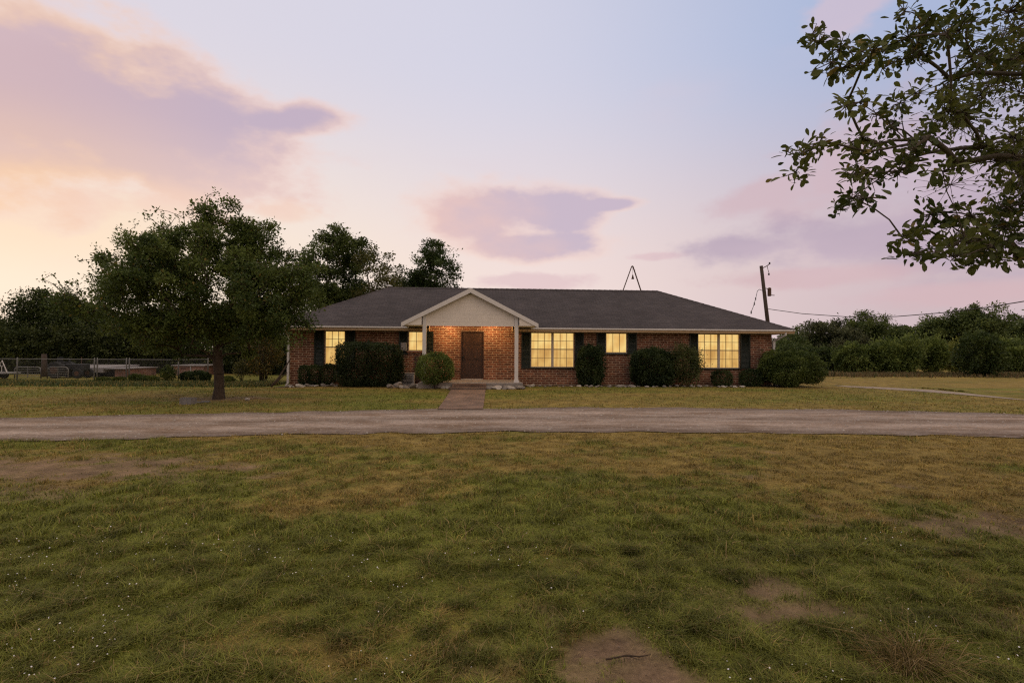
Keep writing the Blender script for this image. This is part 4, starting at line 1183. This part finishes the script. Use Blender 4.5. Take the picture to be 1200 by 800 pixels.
s0, s1 = P(203, 440, Dq), P(239, 440, Dq); so = Vector((s0.x, s0.y, float(gz(s0.x, s0.y)))); W = s1.x - s0.x; zt = P(220, 428.6, Dq).z - so.z
ob = empty('brick_outbuilding', so, 'small flat red brick outbuilding seen between fence post and lawn tree', 'outbuilding')
MB().box(0, W, 0, 2.4, -0.05, zt).build('wall', M['brick_far'], ob)
MB().box(-0.1, W + 0.1, -0.12, 2.5, zt + 0.002, zt + 0.06).build('roof', M['metalroof'], ob)
MB().box(0.5, 0.9, -0.03, -0.003, 0.5, zt - 0.2).build('window', M['dark'], ob)
MB().box(W * 0.56, W * 0.56 + 0.06, -0.05, -0.004, 0.0, zt).build('pipe', M['galv'], ob)

# tubular stock panels with rounded top corners
def panel(px0, px1, ptop, D, label):
    a, b = P(px0, 440, D), P(px1, 440, D); o = Vector((a.x, a.y, float(gz(a.x, a.y)))); W = b.x - a.x; H = P((px0 + px1) / 2, ptop, D).z - o.z
    e = empty('stock_panel', o, label, 'livestock panel', 'tubular stock panels behind the fence')
    c = 0.18; mb = MB()
    path = [(0, 0, 0), (0, 0, H - c), (c * .3, 0, H - c * .3), (c, 0, H), (W - c, 0, H), (W - c * .3, 0, H - c * .3), (W, 0, H - c), (W, 0, 0)]
    mb.tube(path, 0.032, 8); mb.build('panel_frame', M['fence'], e, smooth=True)
    for q in range(1, 5):
        MB().tube([(0, 0, H * q / 5), (W, 0, H * q / 5)], 0.018, 6).build('bar', M['fence'], e)
    MB().tube([(W / 2, 0, 0.02), (W / 2, 0, H)], 0.02, 6).build('upright', M['fence'], e)
    return e
panel(17, 48, 430, 33.5, 'tubular stock panel next to the white A-frame trailer')
panel(55.5, 80, 430, 33.5, 'tubular stock panel beside the dark parked tractor')
p = P(51.5, 440, 33.0); p.z = 0
o = MB().tube([(0, 0, -0.1), (0.01, 0, 0.6), (-0.01, 0, 1.25)], [0.17, 0.14, 0.13], 10).build('wooden_post', M['polewood'], loc=p, smooth=True); tag(o, 'thick dark wooden post between the two tubular stock panels', 'post')

# dark tractor silhouette
tp = P(84, 440, 34.5); tp.z = float(gz(tp.x, tp.y))
tk = empty('tractor', tp, 'small dark tractor parked behind the fence in front of the shed', 'tractor')
MB().box(-0.25, 0.95, -0.26, 0.26, 0.50, 0.88).prism([(-0.9, -0.3, 0.45), (-0.2, -0.3, 0.45), (-0.2, -0.3, 0.75), (-0.45, -0.3, 0.92), (-0.9, -0.3, 0.75)], (0, 0.6, 0)).build('body', M['dark'], tk, bevel=0.04)
for x_, r_, w_, s in ((-0.6, 0.5, 0.28, -0.5), (-0.6, 0.5, 0.28, 0.5), (0.7, 0.3, 0.2, -0.42), (0.7, 0.3, 0.2, 0.42)):
    wo = MB().wheel((x_, s, r_), r_, w_).build('wheel', M['rubber'], tk); MB().wheel((x_, s, r_), r_ * 0.5, w_ + 0.02).build('rim', M['rust'], wo)
MB().box(-0.72, -0.38, -0.2, 0.2, 0.93, 1.0).box(-0.76, -0.68, -0.2, 0.2, 1.0, 1.28).build('seat', M['dark'], tk, bevel=0.02)
MB().tube([(-0.05, 0, 0.85), (-0.18, 0, 1.15)], 0.02, 6).tube([(-0.18 + 0.06 * math.cos(a), 0.17 * math.sin(a), 1.17 + 0.1 * math.cos(a)) for a in np.linspace(0, 6.28, 14)], 0.015, 5).build('steering_wheel', M['dark'], tk)
MB().tube([(0.5, 0.12, 0.85), (0.5, 0.12, 1.3)], 0.025, 6).build('exhaust_pipe', M['rust'], tk)
# white A-frame trailer at the picture's left edge
tp = P(2, 441, 32.6); tp.z = float(gz(tp.x, tp.y))
tl = empty('trailer', tp, 'low flat trailer with white triangular end frame at the left edge', 'trailer')
MB().box(-1.6, 0.68, -0.5, 0.5, 0.34, 0.40).box(-1.6, 0.68, -0.52, -0.47, 0.41, 0.46).build('deck', M['galv'], tl)
MB().tube([(0.0, -0.45, 0.41), (0.42, -0.45, 1.10), (0.72, -0.45, 0.41)], 0.03, 6).tube([(0.40, -0.45, 0.72), (0.40, -0.45, 0.41)], 0.02, 6).tube([(0.3, -0.45, 0.85), (0.40, -0.45, 0.72), (0.5, -0.45, 0.85)], 0.02, 6).build('end_frame', M['white'], tl)
MB().tube([(-1.5, -0.45, 0.41), (-1.3, -0.45, 1.08), (-0.1, -0.45, 1.12), (0.12, -0.45, 0.98), (0.2, -0.45, 1.1)], 0.03, 6).build('rack_bar', M['white'], tl)
for s in (-0.58, 0.58): MB().wheel((-0.4, s, 0.26), 0.26, 0.16).build('wheel', M['rubber'], tl)

# weeds and bushes by the fence
WD_, WL_ = (0.026, 0.038, 0.010), (0.080, 0.092, 0.026)
for q, (px, D, w, h, lb, dk) in enumerate(((197, 30.6, 0.85, 0.85, 'pale green weed bush before the fence left of the thick post', 0), (176, 30.8, 1.1, 0.32, 'low weed clump along the fence under the second bay', 0), (160, 31.0, 0.8, 0.4, 'weed clump beside the double fence posts', 0), (139, 30.6, 0.6, 0.24, 'weed clump in front of the shed brick wall', 0),
        (219, 31.2, 0.75, 0.56, 'dark low bush right of the thick fence post', 1), (232, 31.2, 0.9, 0.58, 'dark low bush, middle one before the outbuilding', 1), (241, 31.5, 0.6, 0.5, 'dark low bush closest to the lawn tree trunk', 1), (122, 30.6, 0.8, 0.22, 'low weeds below the dark shed opening', 0), (266, 30, 0.8, 0.35, 'low green weeds just right of the lawn tree trunk', 0))):
    p = P(px, 440, D); p.z = float(gz(p.x, p.y))
    shrub('weed_bush', lb, p, (w, w * 0.8, h), 1900, 0.075, D1 if dk else WD_, L1 if dk else WL_, 90 + q, 'loose' if not dk else 'round', 'weeds and low bushes along the fence', rough=0.25, upright=0.5, stems=4, stem_r=0.008)

# ------------------------------------------------------------------ small things on the lawns
def hollow_block(px, py, label, rz):
    p = G(px, py); mb = MB()
    a, b, h = 0.10, 0.13, 0.19
    for x0, x1, y0, y1 in ((-a, a, -b, -b + 0.035), (-a, a, b - 0.035, b), (-a, -a + 0.035, -b + 0.035, b - 0.035), (a - 0.035, a, -b + 0.035, b - 0.035), (-a + 0.035, a - 0.035, -0.018, 0.018)):
        mb.box(x0, x1, y0, y1, 0, h)
    o = mb.build('concrete_block', M['block'], loc=p); o.rotation_euler.z = rz
    return tag(o, label, 'concrete block', 'hollow blocks on the lawn')


hollow_block(217, 473.5, 'grey hollow block on the lawn, the left of the pair', 0.1); hollow_block(223.5, 473.5, 'grey hollow block on the lawn, nearer the tree trunk', -0.12)
p = G(236, 471.5); mb = MB(); mb.box(-0.24, 0.24, -0.10, 0.10, 0, 0.025); mb.box(0.0, 0.22, -0.06, 0.10, 0.027, 0.05)
o = mb.build('concrete_slab', M['block'], loc=p, bevel=0.01); o.rotation_euler.z = 0.3; tag(o, 'broken flat concrete slab lying between blocks and tree trunk', 'slab')
p = G(290, 469.5); o = bpy.data.objects.new('pale_rock', stones[6]); COL.objects.link(o); o.location = (p.x, p.y, p.z + 0.05); o.scale = (0.16, 0.14, 0.22); tag(o, 'small pale rock on the lawn right of the tree trunk', 'rock')
p = G(300, 468); o = MB().tube([(-0.3, 0, 0.03), (0, 0.04, 0.05), (0.3, 0.0, 0.03), (0.5, 0.1, 0.03)], [0.02, 0.025, 0.02, 0.01], 6).build('stick', M['driedstem'], loc=p); tag(o, 'pale dry stick on the lawn by the small pale rock', 'stick')
p = G(735, 775); o = MB().tube([(-0.11, 0, 0.012), (0, 0.02, 0.022), (0.07, 0.025, 0.014), (0.14, 0.05, 0.012)], [0.005, 0.0045, 0.004, 0.0015], 6).tube([(0, 0.02, 0.02), (0.06, -0.01, 0.018)], [0.003, 0.001], 5).build('stick', M['bark'], loc=p); tag(o, 'thin dark twig lying on the bare earth in the foreground', 'stick')

# ------------------------------------------------------------------ grass
def blades(name, X, Y, Hh, Wd, colr, seed, lean=0.5):
    r = np.random.default_rng(seed); n = len(X)
    a = r.random(n) * 2 * np.pi
    S = np.stack([np.cos(a), np.sin(a), np.zeros(n)], 1); b = a + np.pi / 2 + r.normal(0, 0.5, n)
    Ld = np.stack([np.cos(b), np.sin(b), np.zeros(n)], 1) * (lean * (0.25 + 1.2 * r.random(n)))[:, None]
    hm = 0.03 * (fbm(X * 1.2, Y * 1.2, 4) - 0.5) * sstep(10.0, 8.8, Y)
    B = np.stack([X, Y, gz(X, Y) + hm - 0.008], 1)
    up = np.array([0, 0, 1.0])
    t1, t2 = 0.5, 1.0
    m1 = B + Hh[:, None] * (t1 * up + Ld * t1 * 0.45); m2 = B + Hh[:, None] * (up * (0.95 - 0.25 * lean) * t2 + Ld * t2)
    w = (Wd / 2)[:, None] * S
    V = np.stack([B - w, B + w, m1 + w * 0.75, m1 - w * 0.75, m2 + w * 0.12, m2 - w * 0.12], 1).reshape(-1, 3)
    k = np.arange(n)[:, None] * 6
    F = np.concatenate([k + np.array([0, 1, 2, 3]), k + np.array([3, 2, 4, 5])], 0)
    o = np_obj(name, V, F, M['grass'], tint=np.repeat(colr, 6, 0))
    return tag(o, kind='stuff')


def on_paths(X, Y):
    i = np.interp(X, DX, DNEAR), np.interp(X, DX, DFAR)
    e = 0.30 * 0.9 * (fbm(X * 1.4 + 3.3, X * 0 + 2.0, 4) - 0.5) * 2; e2 = 0.30 * 0.9 * (fbm(X * 1.4 + 3.3, X * 0 + 8.0, 4) - 0.5) * 2
    soft = 0.7 * (fbm(X * 3.5, Y * 3.5, 3) - 0.42) * np.random.default_rng(4).random(len(X))
    d = (Y > i[0] + e + 0.03 + np.maximum(soft, 0)) & (Y < i[1] + e2 - 0.05 - np.maximum(soft, 0) * 1.6)
    t = np.clip((Y - w0[0].y) / (w1[0].y - w0[0].y), 0, 1)
    xa, xb = w0[0].x + (w1[0].x - w0[0].x) * t, w0[1].x + (w1[1].x - w0[1].x) * t
    wk = (X > xa) & (X < xb) & (Y > w0[0].y - 1)
    u = (X - HC.x) * cs + (Y - HC.y) * sn; v = -(X - HC.x) * sn + (Y - HC.y) * cs
    hs = (u > UL - 0.4) & (u < UR + 0.6) & (v > -1.25) & (v < 9) | ((u > hu(470)) & (u < PU1 + 0.5) & (v > -2.85) & (v < 1))
    tk_ = (X > tr[0, 0]) & (Y > np.interp(X, *(tr2[np.argsort(tr2[:, 0])].T))) & (Y < np.interp(X, *(tr[np.argsort(tr[:, 0])].T)))
    return d | wk | hs | tk_


def scatter(n, y0, y1, margin, seed, p=1.0):
    r = np.random.default_rng(seed)
    Y = y0 + (y1 - y0) * r.random(n) ** p
    X = (r.random(n) * 2 - 1) * (Y * 0.96 + margin)
    return X, Y, r


STRAW = np.array((0.30, 0.215, 0.095))
for (n, y0, y1, hh, ww, sd, lean) in ((320000, 1.7, 4.6, 0.054, 0.0042, 1, 1.0), (250000, 4.4, 10.9, 0.055, 0.0078, 2, 0.9), (70000, 13.0, 24.5, 0.055, 0.020, 3, 0.7)):
    X, Y, r = scatter(n, y0, y1, 0.5, sd)
    X[X > 18] = 18; bm_ = bare(X, Y); gr = green(X, Y)
    keep = (~on_paths(X, Y)) & (r.random(n) > bm_ * 1.15)
    X, Y, bm_, gr = X[keep], Y[keep], bm_[keep], gr[keep]; n = len(X)
    pick = r.random(n) < sstep(0.0, 1.0, gr + r.normal(0, 0.18, n))
    tone = 0.25 + 1.5 * fbm(X * 6.5, Y * 7, 4) if y0 < 12 else np.ones(n)
    c = np.where(pick[:, None], GRN, DRY) * (0.55 + 0.9 * r.random((n, 1))) * tone[:, None]
    st = r.random(n) < 0.03; c[st] = STRAW * (0.6 + 0.6 * r.random((st.sum(), 1)))
    tuft = fbm(X * 6.5 + 8, Y * 6.5, 3)
    Hh = hh * (0.35 + 0.75 * r.random(n)) * (0.45 + 1.25 * sstep(0.3, 0.75, tuft)) * (1 - 0.55 * bm_) * (0.75 + 0.5 * gr)
    Hh[st] *= 1.2
    blades('grass', X, Y, Hh, ww * (0.6 + 0.8 * r.random(n)), c * 1.15, sd + 100, lean)
# rank grass below the wire fence
r = np.random.default_rng(8); n = 26000
X = r.uniform(-32, -12, n); Y = 28.6 + r.normal(0, 1.1, n)
c = np.where((r.random(n) < 0.75)[:, None], np.array((0.060, 0.078, 0.022)), DRY) * (0.6 + 0.8 * r.random((n, 1)))
blades('tall_grass', X, Y, 0.15 * (0.4 + r.random(n)), 0.035 * (0.6 + 0.8 * r.random(n)), c, 9, 0.5)
r = np.random.default_rng(18); n = 22000
X = r.uniform(14, 46, n); Y = 37.5 + r.normal(0, 1.3, n) + 0.06 * (X - 14)
c = np.where((r.random(n) < 0.25)[:, None], np.array((0.070, 0.080, 0.024)), STRAW * 0.5) * (0.6 + 0.8 * r.random((n, 1)))
blades('tall_grass', X, Y, 0.28 * (0.4 + r.random(n)) * (0.3 + 1.3 * fbm(X * 0.4, Y * 0.4, 3)), 0.05 * (0.6 + 0.8 * r.random(n)), c, 19, 0.5)

# dead straw lying flat on the near lawn and on the bare earth
X, Y, r = scatter(9000, 1.8, 7.5, 0.4, 55, 1.2)
b_ = bare(X, Y); keep = r.random(len(X)) < 0.35 + 0.65 * b_
X, Y = X[keep], Y[keep]; n = len(X)
C = np.stack([X, Y, gz(X, Y) + 0.03 * (fbm(X * 1.2, Y * 1.2, 4) - 0.5) + np.where(b_[keep] > 0.4, -0.006, 0.02) + 0.012 * r.random(n)], 1)
a_ = r.random(n) * 6.28
LV, LF = leaf_arrays(C, np.stack([np.cos(a_), np.sin(a_), r.normal(0, 0.15, n)], 1), np.tile([0.0, 0.1, 1.0], (n, 1)), 0.025 + 0.06 * r.random(n), 0.003 + 0.003 * r.random(n), LEAF4)
tag(np_obj('straw_litter', LV, LF, M['grass'], tint=np.repeat(STRAW * (0.4 + 0.7 * r.random((n, 1))), 4, 0)), kind='stuff')
# crumbs and small stones on the bare earth
X, Y, r = scatter(14000, 1.8, 9.0, 0.3, 56, 1.1)
keep = bare(X, Y) > 0.3; X, Y = X[keep], Y[keep]; n = len(X)
bm = bmesh.new(); bmesh.ops.create_icosphere(bm, subdivisions=1, radius=1.0); iv = np.array([v.co[:] for v in bm.verts]); iff = np.array([[v.index for v in f.verts] for f in bm.faces]); bm.free()
S = (0.0022 + 0.007 * r.random(n) ** 3)[:, None, None] * (0.6 + 0.8 * r.random((n, 1, 3))) * np.array([1, 1, 0.65])
V_ = (iv[None] * S + np.stack([X, Y, gz(X, Y) + 0.03 * (fbm(X * 1.2, Y * 1.2, 4) - 0.5) * sstep(10.0, 8.8, Y) - 0.015 * bare(X, Y) + 0.001], 1)[:, None]).reshape(-1, 3)
tag(np_obj('pebbles', V_, (np.arange(n)[:, None, None] * len(iv) + iff[None]).reshape(-1, 3), M['pebble']), kind='stuff')

# tiny white flowers in the near lawn
X, Y, r = scatter(4200, 1.9, 6.0, 0.4, 44, 1.1)
fl = fbm(X * 1.3 + 50, Y * 1.3, 3); keep = (bare(X, Y) < 0.2) & (r.random(len(X)) < 0.6 * sstep(0.50, 0.70, fl) * sstep(5.6, 3.0, Y))
X, Y = X[keep], Y[keep]; n = len(X)
C = np.repeat(np.stack([X, Y, gz(X, Y) + 0.035 + 0.05 * r.random(n)], 1), 5, 0)
an = np.tile(np.arange(5) * 2 * np.pi / 5, n) + np.repeat(r.random(n) * 6, 5)
tilt = np.repeat(unit(np.stack([r.normal(0, 0.45, n), r.normal(-0.3, 0.45, n), np.ones(n)], 1)), 5, 0)
D = np.stack([np.cos(an), np.sin(an), np.zeros(5 * n)], 1); D = unit(D - tilt * (D * tilt).sum(1)[:, None])
Lp = np.repeat(0.0025 + 0.0036 * r.random(n), 5)
FV, FF = leaf_arrays(C, D, tilt, Lp, Lp * 0.8, LEAF4)
tag(np_obj('flowers', FV, FF, M['petal']), kind='stuff')

# dry bunch grass at lower right
p = G(1068, 782); r = np.random.default_rng(33)
V_, F_, T_ = [], [], []
n = 240; ang = r.random(n) * 6.28; ln = 0.10 + 0.24 * r.random(n) ** 1.5; sp = r.random(n) ** 0.7
base_ = np.stack([np.cos(ang) * 0.20 * sp, np.sin(ang) * 0.14 * sp, np.zeros(n)], 1)
d0 = unit(np.stack([np.cos(ang) * sp * 0.7 + r.normal(0, .45, n), np.sin(ang) * sp * 0.7 + r.normal(0, .45, n), np.full(n, 0.75)], 1))
d1 = unit(d0 + np.stack([np.cos(ang) * 0.6, np.sin(ang) * 0.6, np.full(n, -0.75)], 1))
m = base_ + d0 * (ln * 0.55)[:, None]; e = m + d1 * (ln * 0.5)[:, None]
a1 = cones(base_, m, np.full(n, 0.0022), np.full(n, 0.0017), 3); a2 = cones(m, e, np.full(n, 0.0017), np.full(n, 0.0005), 3)
V_ = np.concatenate([a1[0], a2[0]]); F_ = np.concatenate([a1[1], a2[1] + len(a1[0])])
tc_ = np.where((r.random(n) < 0.6)[:, None], STRAW, DRY * 0.8) * (0.6 + 0.7 * r.random((n, 1)))
o = np_obj('grass_tuft', V_, F_, M['grass'], tint=np.repeat(np.concatenate([tc_, tc_]), 6, 0)); o.location = p
tag(o, 'straw coloured bunch of dry grass at the lower right of the lawn', 'grass tuft')

# loose stones of the driveway
r = np.random.default_rng(61); n = 2600
X = r.uniform(-14, 17, n); t = r.random(n); Y = np.interp(X, DX, DNEAR) * (1 - t) + np.interp(X, DX, DFAR) * t
bm = bmesh.new(); bmesh.ops.create_icosphere(bm, subdivisions=1, radius=1.0); iv = np.array([v.co[:] for v in bm.verts]); iff = np.array([[v.index for v in f.verts] for f in bm.faces]); bm.free()
S = (0.008 + 0.02 * r.random(n) ** 3)[:, None, None] * (0.6 + 0.8 * r.random((n, 1, 3))) * np.array([1, 1, 0.6])
V_ = (iv[None] * S + np.stack([X, Y, gz(X, Y) + 0.015], 1)[:, None]).reshape(-1, 3)
F_ = (np.arange(n)[:, None, None] * len(iv) + iff[None]).reshape(-1, 3)
tag(np_obj('gravel', V_, F_, M['stone_pale']), kind='stuff')

# ------------------------------------------------------------------ sky and light
world = bpy.data.worlds.new('World'); SC.world = world; world.use_nodes = True
nt = world.node_tree; nt.nodes.clear()
out = nt.nodes.new('ShaderNodeOutputWorld'); bgn = nt.nodes.new('ShaderNodeBackground')
nt.links.new(bgn.outputs[0], out.inputs[0])
SUN_AZ, SUN_EL = R(-47), R(4.0)      # sunset to the left, just above the horizon behind thin cloud


class E:
    """tiny expression builder over math nodes"""
    def __init__(self, s): self.s = s
    @staticmethod
    def op(o, *a, clamp=False):
        n = nt.nodes.new('ShaderNodeMath'); n.operation = o; n.use_clamp = clamp
        for i, q in enumerate(a):
            if isinstance(q, E): nt.links.new(q.s, n.inputs[i])
            else: n.inputs[i].default_value = q
        return E(n.outputs[0])
    def __add__(a, b): return E.op('ADD', a, b)
    __radd__ = __add__
    def __sub__(a, b): return E.op('SUBTRACT', a, b)
    def __rsub__(a, b): return E.op('SUBTRACT', b, a)
    def __mul__(a, b): return E.op('MULTIPLY', a, b)
    __rmul__ = __mul__
    def __truediv__(a, b): return E.op('DIVIDE', a, b)


def ss(a, b, v):
    n = nt.nodes.new('ShaderNodeMapRange'); n.interpolation_type = 'SMOOTHSTEP'
    n.inputs[1].default_value, n.inputs[2].default_value = a, b
    if a > b: n.inputs[1].default_value, n.inputs[2].default_value, n.inputs[3].default_value, n.inputs[4].default_value = b, a, 1, 0
    nt.links.new(v.s, n.inputs[0]); return E(n.outputs[0])


def srgb(r_, g_, b_):
    f = lambda c: ((c / 255 + 0.055) / 1.055) ** 2.4 if c / 255 > 0.04045 else c / 255 / 12.92
    return (f(r_), f(g_), f(b_), 1)


def mixc(a, b, t):
    n = nt.nodes.new('ShaderNodeMix'); n.data_type = 'RGBA'
    nt.links.new(t.s, n.inputs[0])
    for q, i in ((a, 6), (b, 7)):
        if isinstance(q, tuple): n.inputs[i].default_value = q
        else: nt.links.new(q, n.inputs[i])
    return n.outputs[2]


tc = nt.nodes.new('ShaderNodeTexCoord'); sep = nt.nodes.new('ShaderNodeSeparateXYZ'); nt.links.new(tc.outputs['Generated'], sep.inputs[0])
dx, dy, dz = E(sep.outputs[0]), E(sep.outputs[1]), E(sep.outputs[2])
az = E.op('ARCTAN2', dx, dy); el = E.op('ARCSINE', dz)


def wn(scale, detail, rough, sx=1, sz=1, off=0.0, dist=0.0):
    mp = nt.nodes.new('ShaderNodeMapping'); mp.inputs['Scale'].default_value = (sx, sx, sz); mp.inputs['Location'].default_value = (off, off * 0.7, off * 1.3)
    nt.links.new(tc.outputs['Generated'], mp.inputs['Vector'])
    n = nt.nodes.new('ShaderNodeTexNoise'); n.inputs['Scale'].default_value = scale; n.inputs['Detail'].default_value = detail; n.inputs['Roughness'].default_value = rough
    n.inputs['Distortion'].default_value = dist
    nt.links.new(mp.outputs[0], n.inputs['Vector']); return E(n.outputs['Fac'])


def ae(px, py):
    d = CM.to_3x3() @ Vector(((px - 600) / FPX, -(py - 400) / FPX, -1)); d.normalize()
    return math.atan2(d.x, d.y), math.asin(d.z)


sunward = E.op('MULTIPLY', dx, math.sin(SUN_AZ)) + dy * math.cos(SUN_AZ)          # -1 away .. 1 toward the sunset
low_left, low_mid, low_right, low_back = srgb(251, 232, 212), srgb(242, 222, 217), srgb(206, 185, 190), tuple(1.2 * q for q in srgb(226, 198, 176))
high_left, high_mid, high_right, high_back = srgb(222, 216, 226), srgb(213, 212, 228), srgb(166, 182, 216), tuple(1.2 * q for q in srgb(222, 204, 190))  # both back tones boosted: unseen sky behind the camera, added fill for front faces
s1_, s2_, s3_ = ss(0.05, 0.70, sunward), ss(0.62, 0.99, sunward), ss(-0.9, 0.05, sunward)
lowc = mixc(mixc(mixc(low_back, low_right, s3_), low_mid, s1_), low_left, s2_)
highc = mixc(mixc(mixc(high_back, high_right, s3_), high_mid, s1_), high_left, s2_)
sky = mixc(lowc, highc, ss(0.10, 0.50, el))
sky = mixc(sky, tuple(1.35 * q for q in srgb(236, 216, 196)), ss(0.62, 0.95, el))       # unseen zenith warmed and brightened as added fill light on ground and house
n1, n2, n3 = wn(7.0, 4, 0.6, 1, 2.2, 1.7), wn(2.4, 3, 0.5, 1, 3.5, 5.1), wn(14, 4, 0.65, 1, 2.0, 9.3)
def billow(scale, off):
    mp = nt.nodes.new('ShaderNodeMapping'); mp.inputs['Scale'].default_value = (1, 1, 1.7); mp.inputs['Location'].default_value = (off, off, off)
    nt.links.new(tc.outputs['Generated'], mp.inputs['Vector'])
    # wobble the cells a little so that no straight cell edges show
    nn_ = nt.nodes.new('ShaderNodeTexNoise'); nn_.inputs['Scale'].default_value = scale * 1.3; nn_.inputs['Detail'].default_value = 3
    nt.links.new(mp.outputs[0], nn_.inputs['Vector'])
    va = nt.nodes.new('ShaderNodeVectorMath'); va.operation = 'MULTIPLY_ADD'; va.inputs[1].default_value = (0.10, 0.10, 0.10)
    nt.links.new(nn_.outputs['Color'], va.inputs[0]); nt.links.new(mp.outputs[0], va.inputs[2])
    v = nt.nodes.new('ShaderNodeTexVoronoi'); v.feature = 'F1'; v.inputs['Scale'].default_value = scale
    nt.links.new(va.outputs[0], v.inputs['Vector']); return 0.45 - E(v.outputs['Distance'])
puff = billow(11.0, 2.3) * 1.0
warp = (n1 - 0.5) * 1.7 + (n3 - 0.5) * 1.1 + puff * 0.75


def blob(px, py, rx, ry, tilt=0.0):
    """soft elliptical body of cloud centred on a sky direction, radii in photo pixels"""
    a, e = ae(px, py); a1, _ = ae(px + rx, py); _, e1 = ae(px, py - ry)
    A, B = az - a, el - e
    if tilt: A, B = A * math.cos(tilt) + B * math.sin(tilt), B * math.cos(tilt) - A * math.sin(tilt)
    A, B = A * (1 / abs(a1 - a)), B * (1 / abs(e1 - e))
    return 1 - E.op('SQRT', A * A + B * B)


def mx2(*q):
    o = q[0]
    for p in q[1:]: o = E.op('SMOOTH_MAX', o, p, 0.25)
    return o


def over(sky, dens, colr, amt=1.0):
    return mixc(sky, colr, dens * amt if amt != 1.0 else dens)


# sunset glow low on the left
g = ss(0.0, 0.9, blob(20, 250, 330, 95)); sky = mixc(sky, srgb(251, 216, 178), g * 0.42)
# large cloud at upper left
big = mx2(blob(110, 120, 235, 95, R(-14)), blob(230, 150, 125, 62), blob(-20, 110, 190, 130), blob(330, 142, 80, 22, R(10)))
hgt = ss(ae(0, 265)[1], ae(0, 70)[1], el + (n2 - 0.5) * 0.08)
lft = ss(ae(330, 200)[0], ae(-40, 200)[0], az)
c_low = mixc(srgb(234, 203, 196), srgb(247, 206, 170), lft); c_top = mixc(srgb(193, 175, 194), srgb(206, 178, 185), lft)
bd_ = big + 0.20 + warp * 0.62
body = mixc(c_low, c_top, E.op('MULTIPLY', hgt, ss(0.05, 0.75, bd_)))          # lit pink where the cloud is thin
sky = over(sky, ss(-0.22, 0.40, bd_), mixc(srgb(240, 208, 202), body, ss(-0.12, 0.34, bd_)), 0.95)
# pink bank just above the trees, left
sky = over(sky, ss(0.0, 0.6, mx2(blob(200, 245, 190, 30), blob(330, 250, 60, 22)) + warp * 0.8), srgb(243, 208, 190), 0.6)
# middle cloud above the house
mid = mx2(blob(565, 252, 75, 40), blob(640, 248, 75, 28), blob(620, 288, 95, 18), blob(715, 240, 40, 9))
right_t = ss(ae(470, 260)[0], ae(720, 260)[0], az + (n1 - 0.5) * 0.35 + (el - ae(0, 250)[1]) * 0.8)
md_ = mid + 0.22 + warp * 0.55
sky = over(sky, ss(-0.22, 0.58, md_), mixc(srgb(244, 210, 198), mixc(srgb(235, 196, 187), srgb(198, 181, 199), right_t), ss(0.0, 0.6, md_)), 0.9)
sky = over(sky, ss(0.0, 0.5, mx2(blob(620, 330, 110, 13), blob(770, 300, 50, 8)) + warp * 0.7), srgb(220, 188, 194), 0.6)
# banded clouds on the right
rb = mx2(blob(1010, 190, 175, 66, R(18)), blob(900, 225, 90, 22, R(15)), blob(1130, 230, 150, 60))
sky = over(sky, ss(-0.25, 0.65, rb + warp * 0.8), mixc(srgb(210, 182, 190), srgb(180, 164, 186), ss(ae(950, 0)[0], ae(1200, 0)[0], az)), 0.75)
rb2 = mx2(blob(1000, 280, 240, 34), blob(1150, 295, 190, 42), blob(880, 290, 130, 20))
sky = over(sky, ss(-0.25, 0.7, rb2 + warp * 0.9), srgb(186, 168, 186), 0.85)
sky = over(sky, ss(-0.1, 0.6, mx2(blob(960, 325, 190, 16), blob(1130, 345, 200, 20)) + warp * 0.7), srgb(212, 180, 185), 0.7)
sky = over(sky, ss(-0.05, 0.5, blob(985, 12, 70, 35) + warp * 0.8), srgb(212, 192, 206), 0.7)
# faint thin streaks everywhere
sky = over(sky, ss(0.52, 0.75, n2), srgb(224, 200, 208), 0.22)
# physical sky added beneath
nis = nt.nodes.new('ShaderNodeTexSky'); nis.sky_type = 'NISHITA'; nis.sun_disc = False
nis.sun_elevation = SUN_EL; nis.sun_rotation = SUN_AZ; nis.altitude = 200; nis.air_density = 1.0; nis.dust_density = 2.0
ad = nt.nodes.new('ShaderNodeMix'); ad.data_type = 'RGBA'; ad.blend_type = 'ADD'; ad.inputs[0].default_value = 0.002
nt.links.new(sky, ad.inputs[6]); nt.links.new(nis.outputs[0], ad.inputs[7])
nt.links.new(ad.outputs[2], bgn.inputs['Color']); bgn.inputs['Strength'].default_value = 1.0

sd = bpy.data.lights.new('sun', 'SUN'); sd.energy = 0.35; sd.angle = R(12); sd.color = (1, 0.62, 0.36)
so_ = bpy.data.objects.new('sun', sd); COL.objects.link(so_)
sv = Vector((math.sin(SUN_AZ) * math.cos(SUN_EL), math.cos(SUN_AZ) * math.cos(SUN_EL), math.sin(SUN_EL)))
so_.rotation_euler = sv.to_track_quat('Z', 'Y').to_euler()

vs_ = SC.view_settings
SC.display_settings.display_device = 'sRGB'
vs_.view_transform = 'Standard'; vs_.look = 'None'; vs_.exposure = 0.0; vs_.gamma = 1.0; vs_.use_curve_mapping = False
SC.render.engine = 'CYCLES'
SC.cycles.use_denoising = False
SC.cycles.pixel_filter_type = 'BLACKMAN_HARRIS'; SC.cycles.filter_width = 1.25
SC.cycles.adaptive_threshold = 0.015
SC.cycles.max_bounces = 4; SC.cycles.diffuse_bounces = 2; SC.cycles.transmission_bounces = 3; SC.cycles.transparent_max_bounces = 4
SC.cycles.sample_clamp_indirect = 0.8
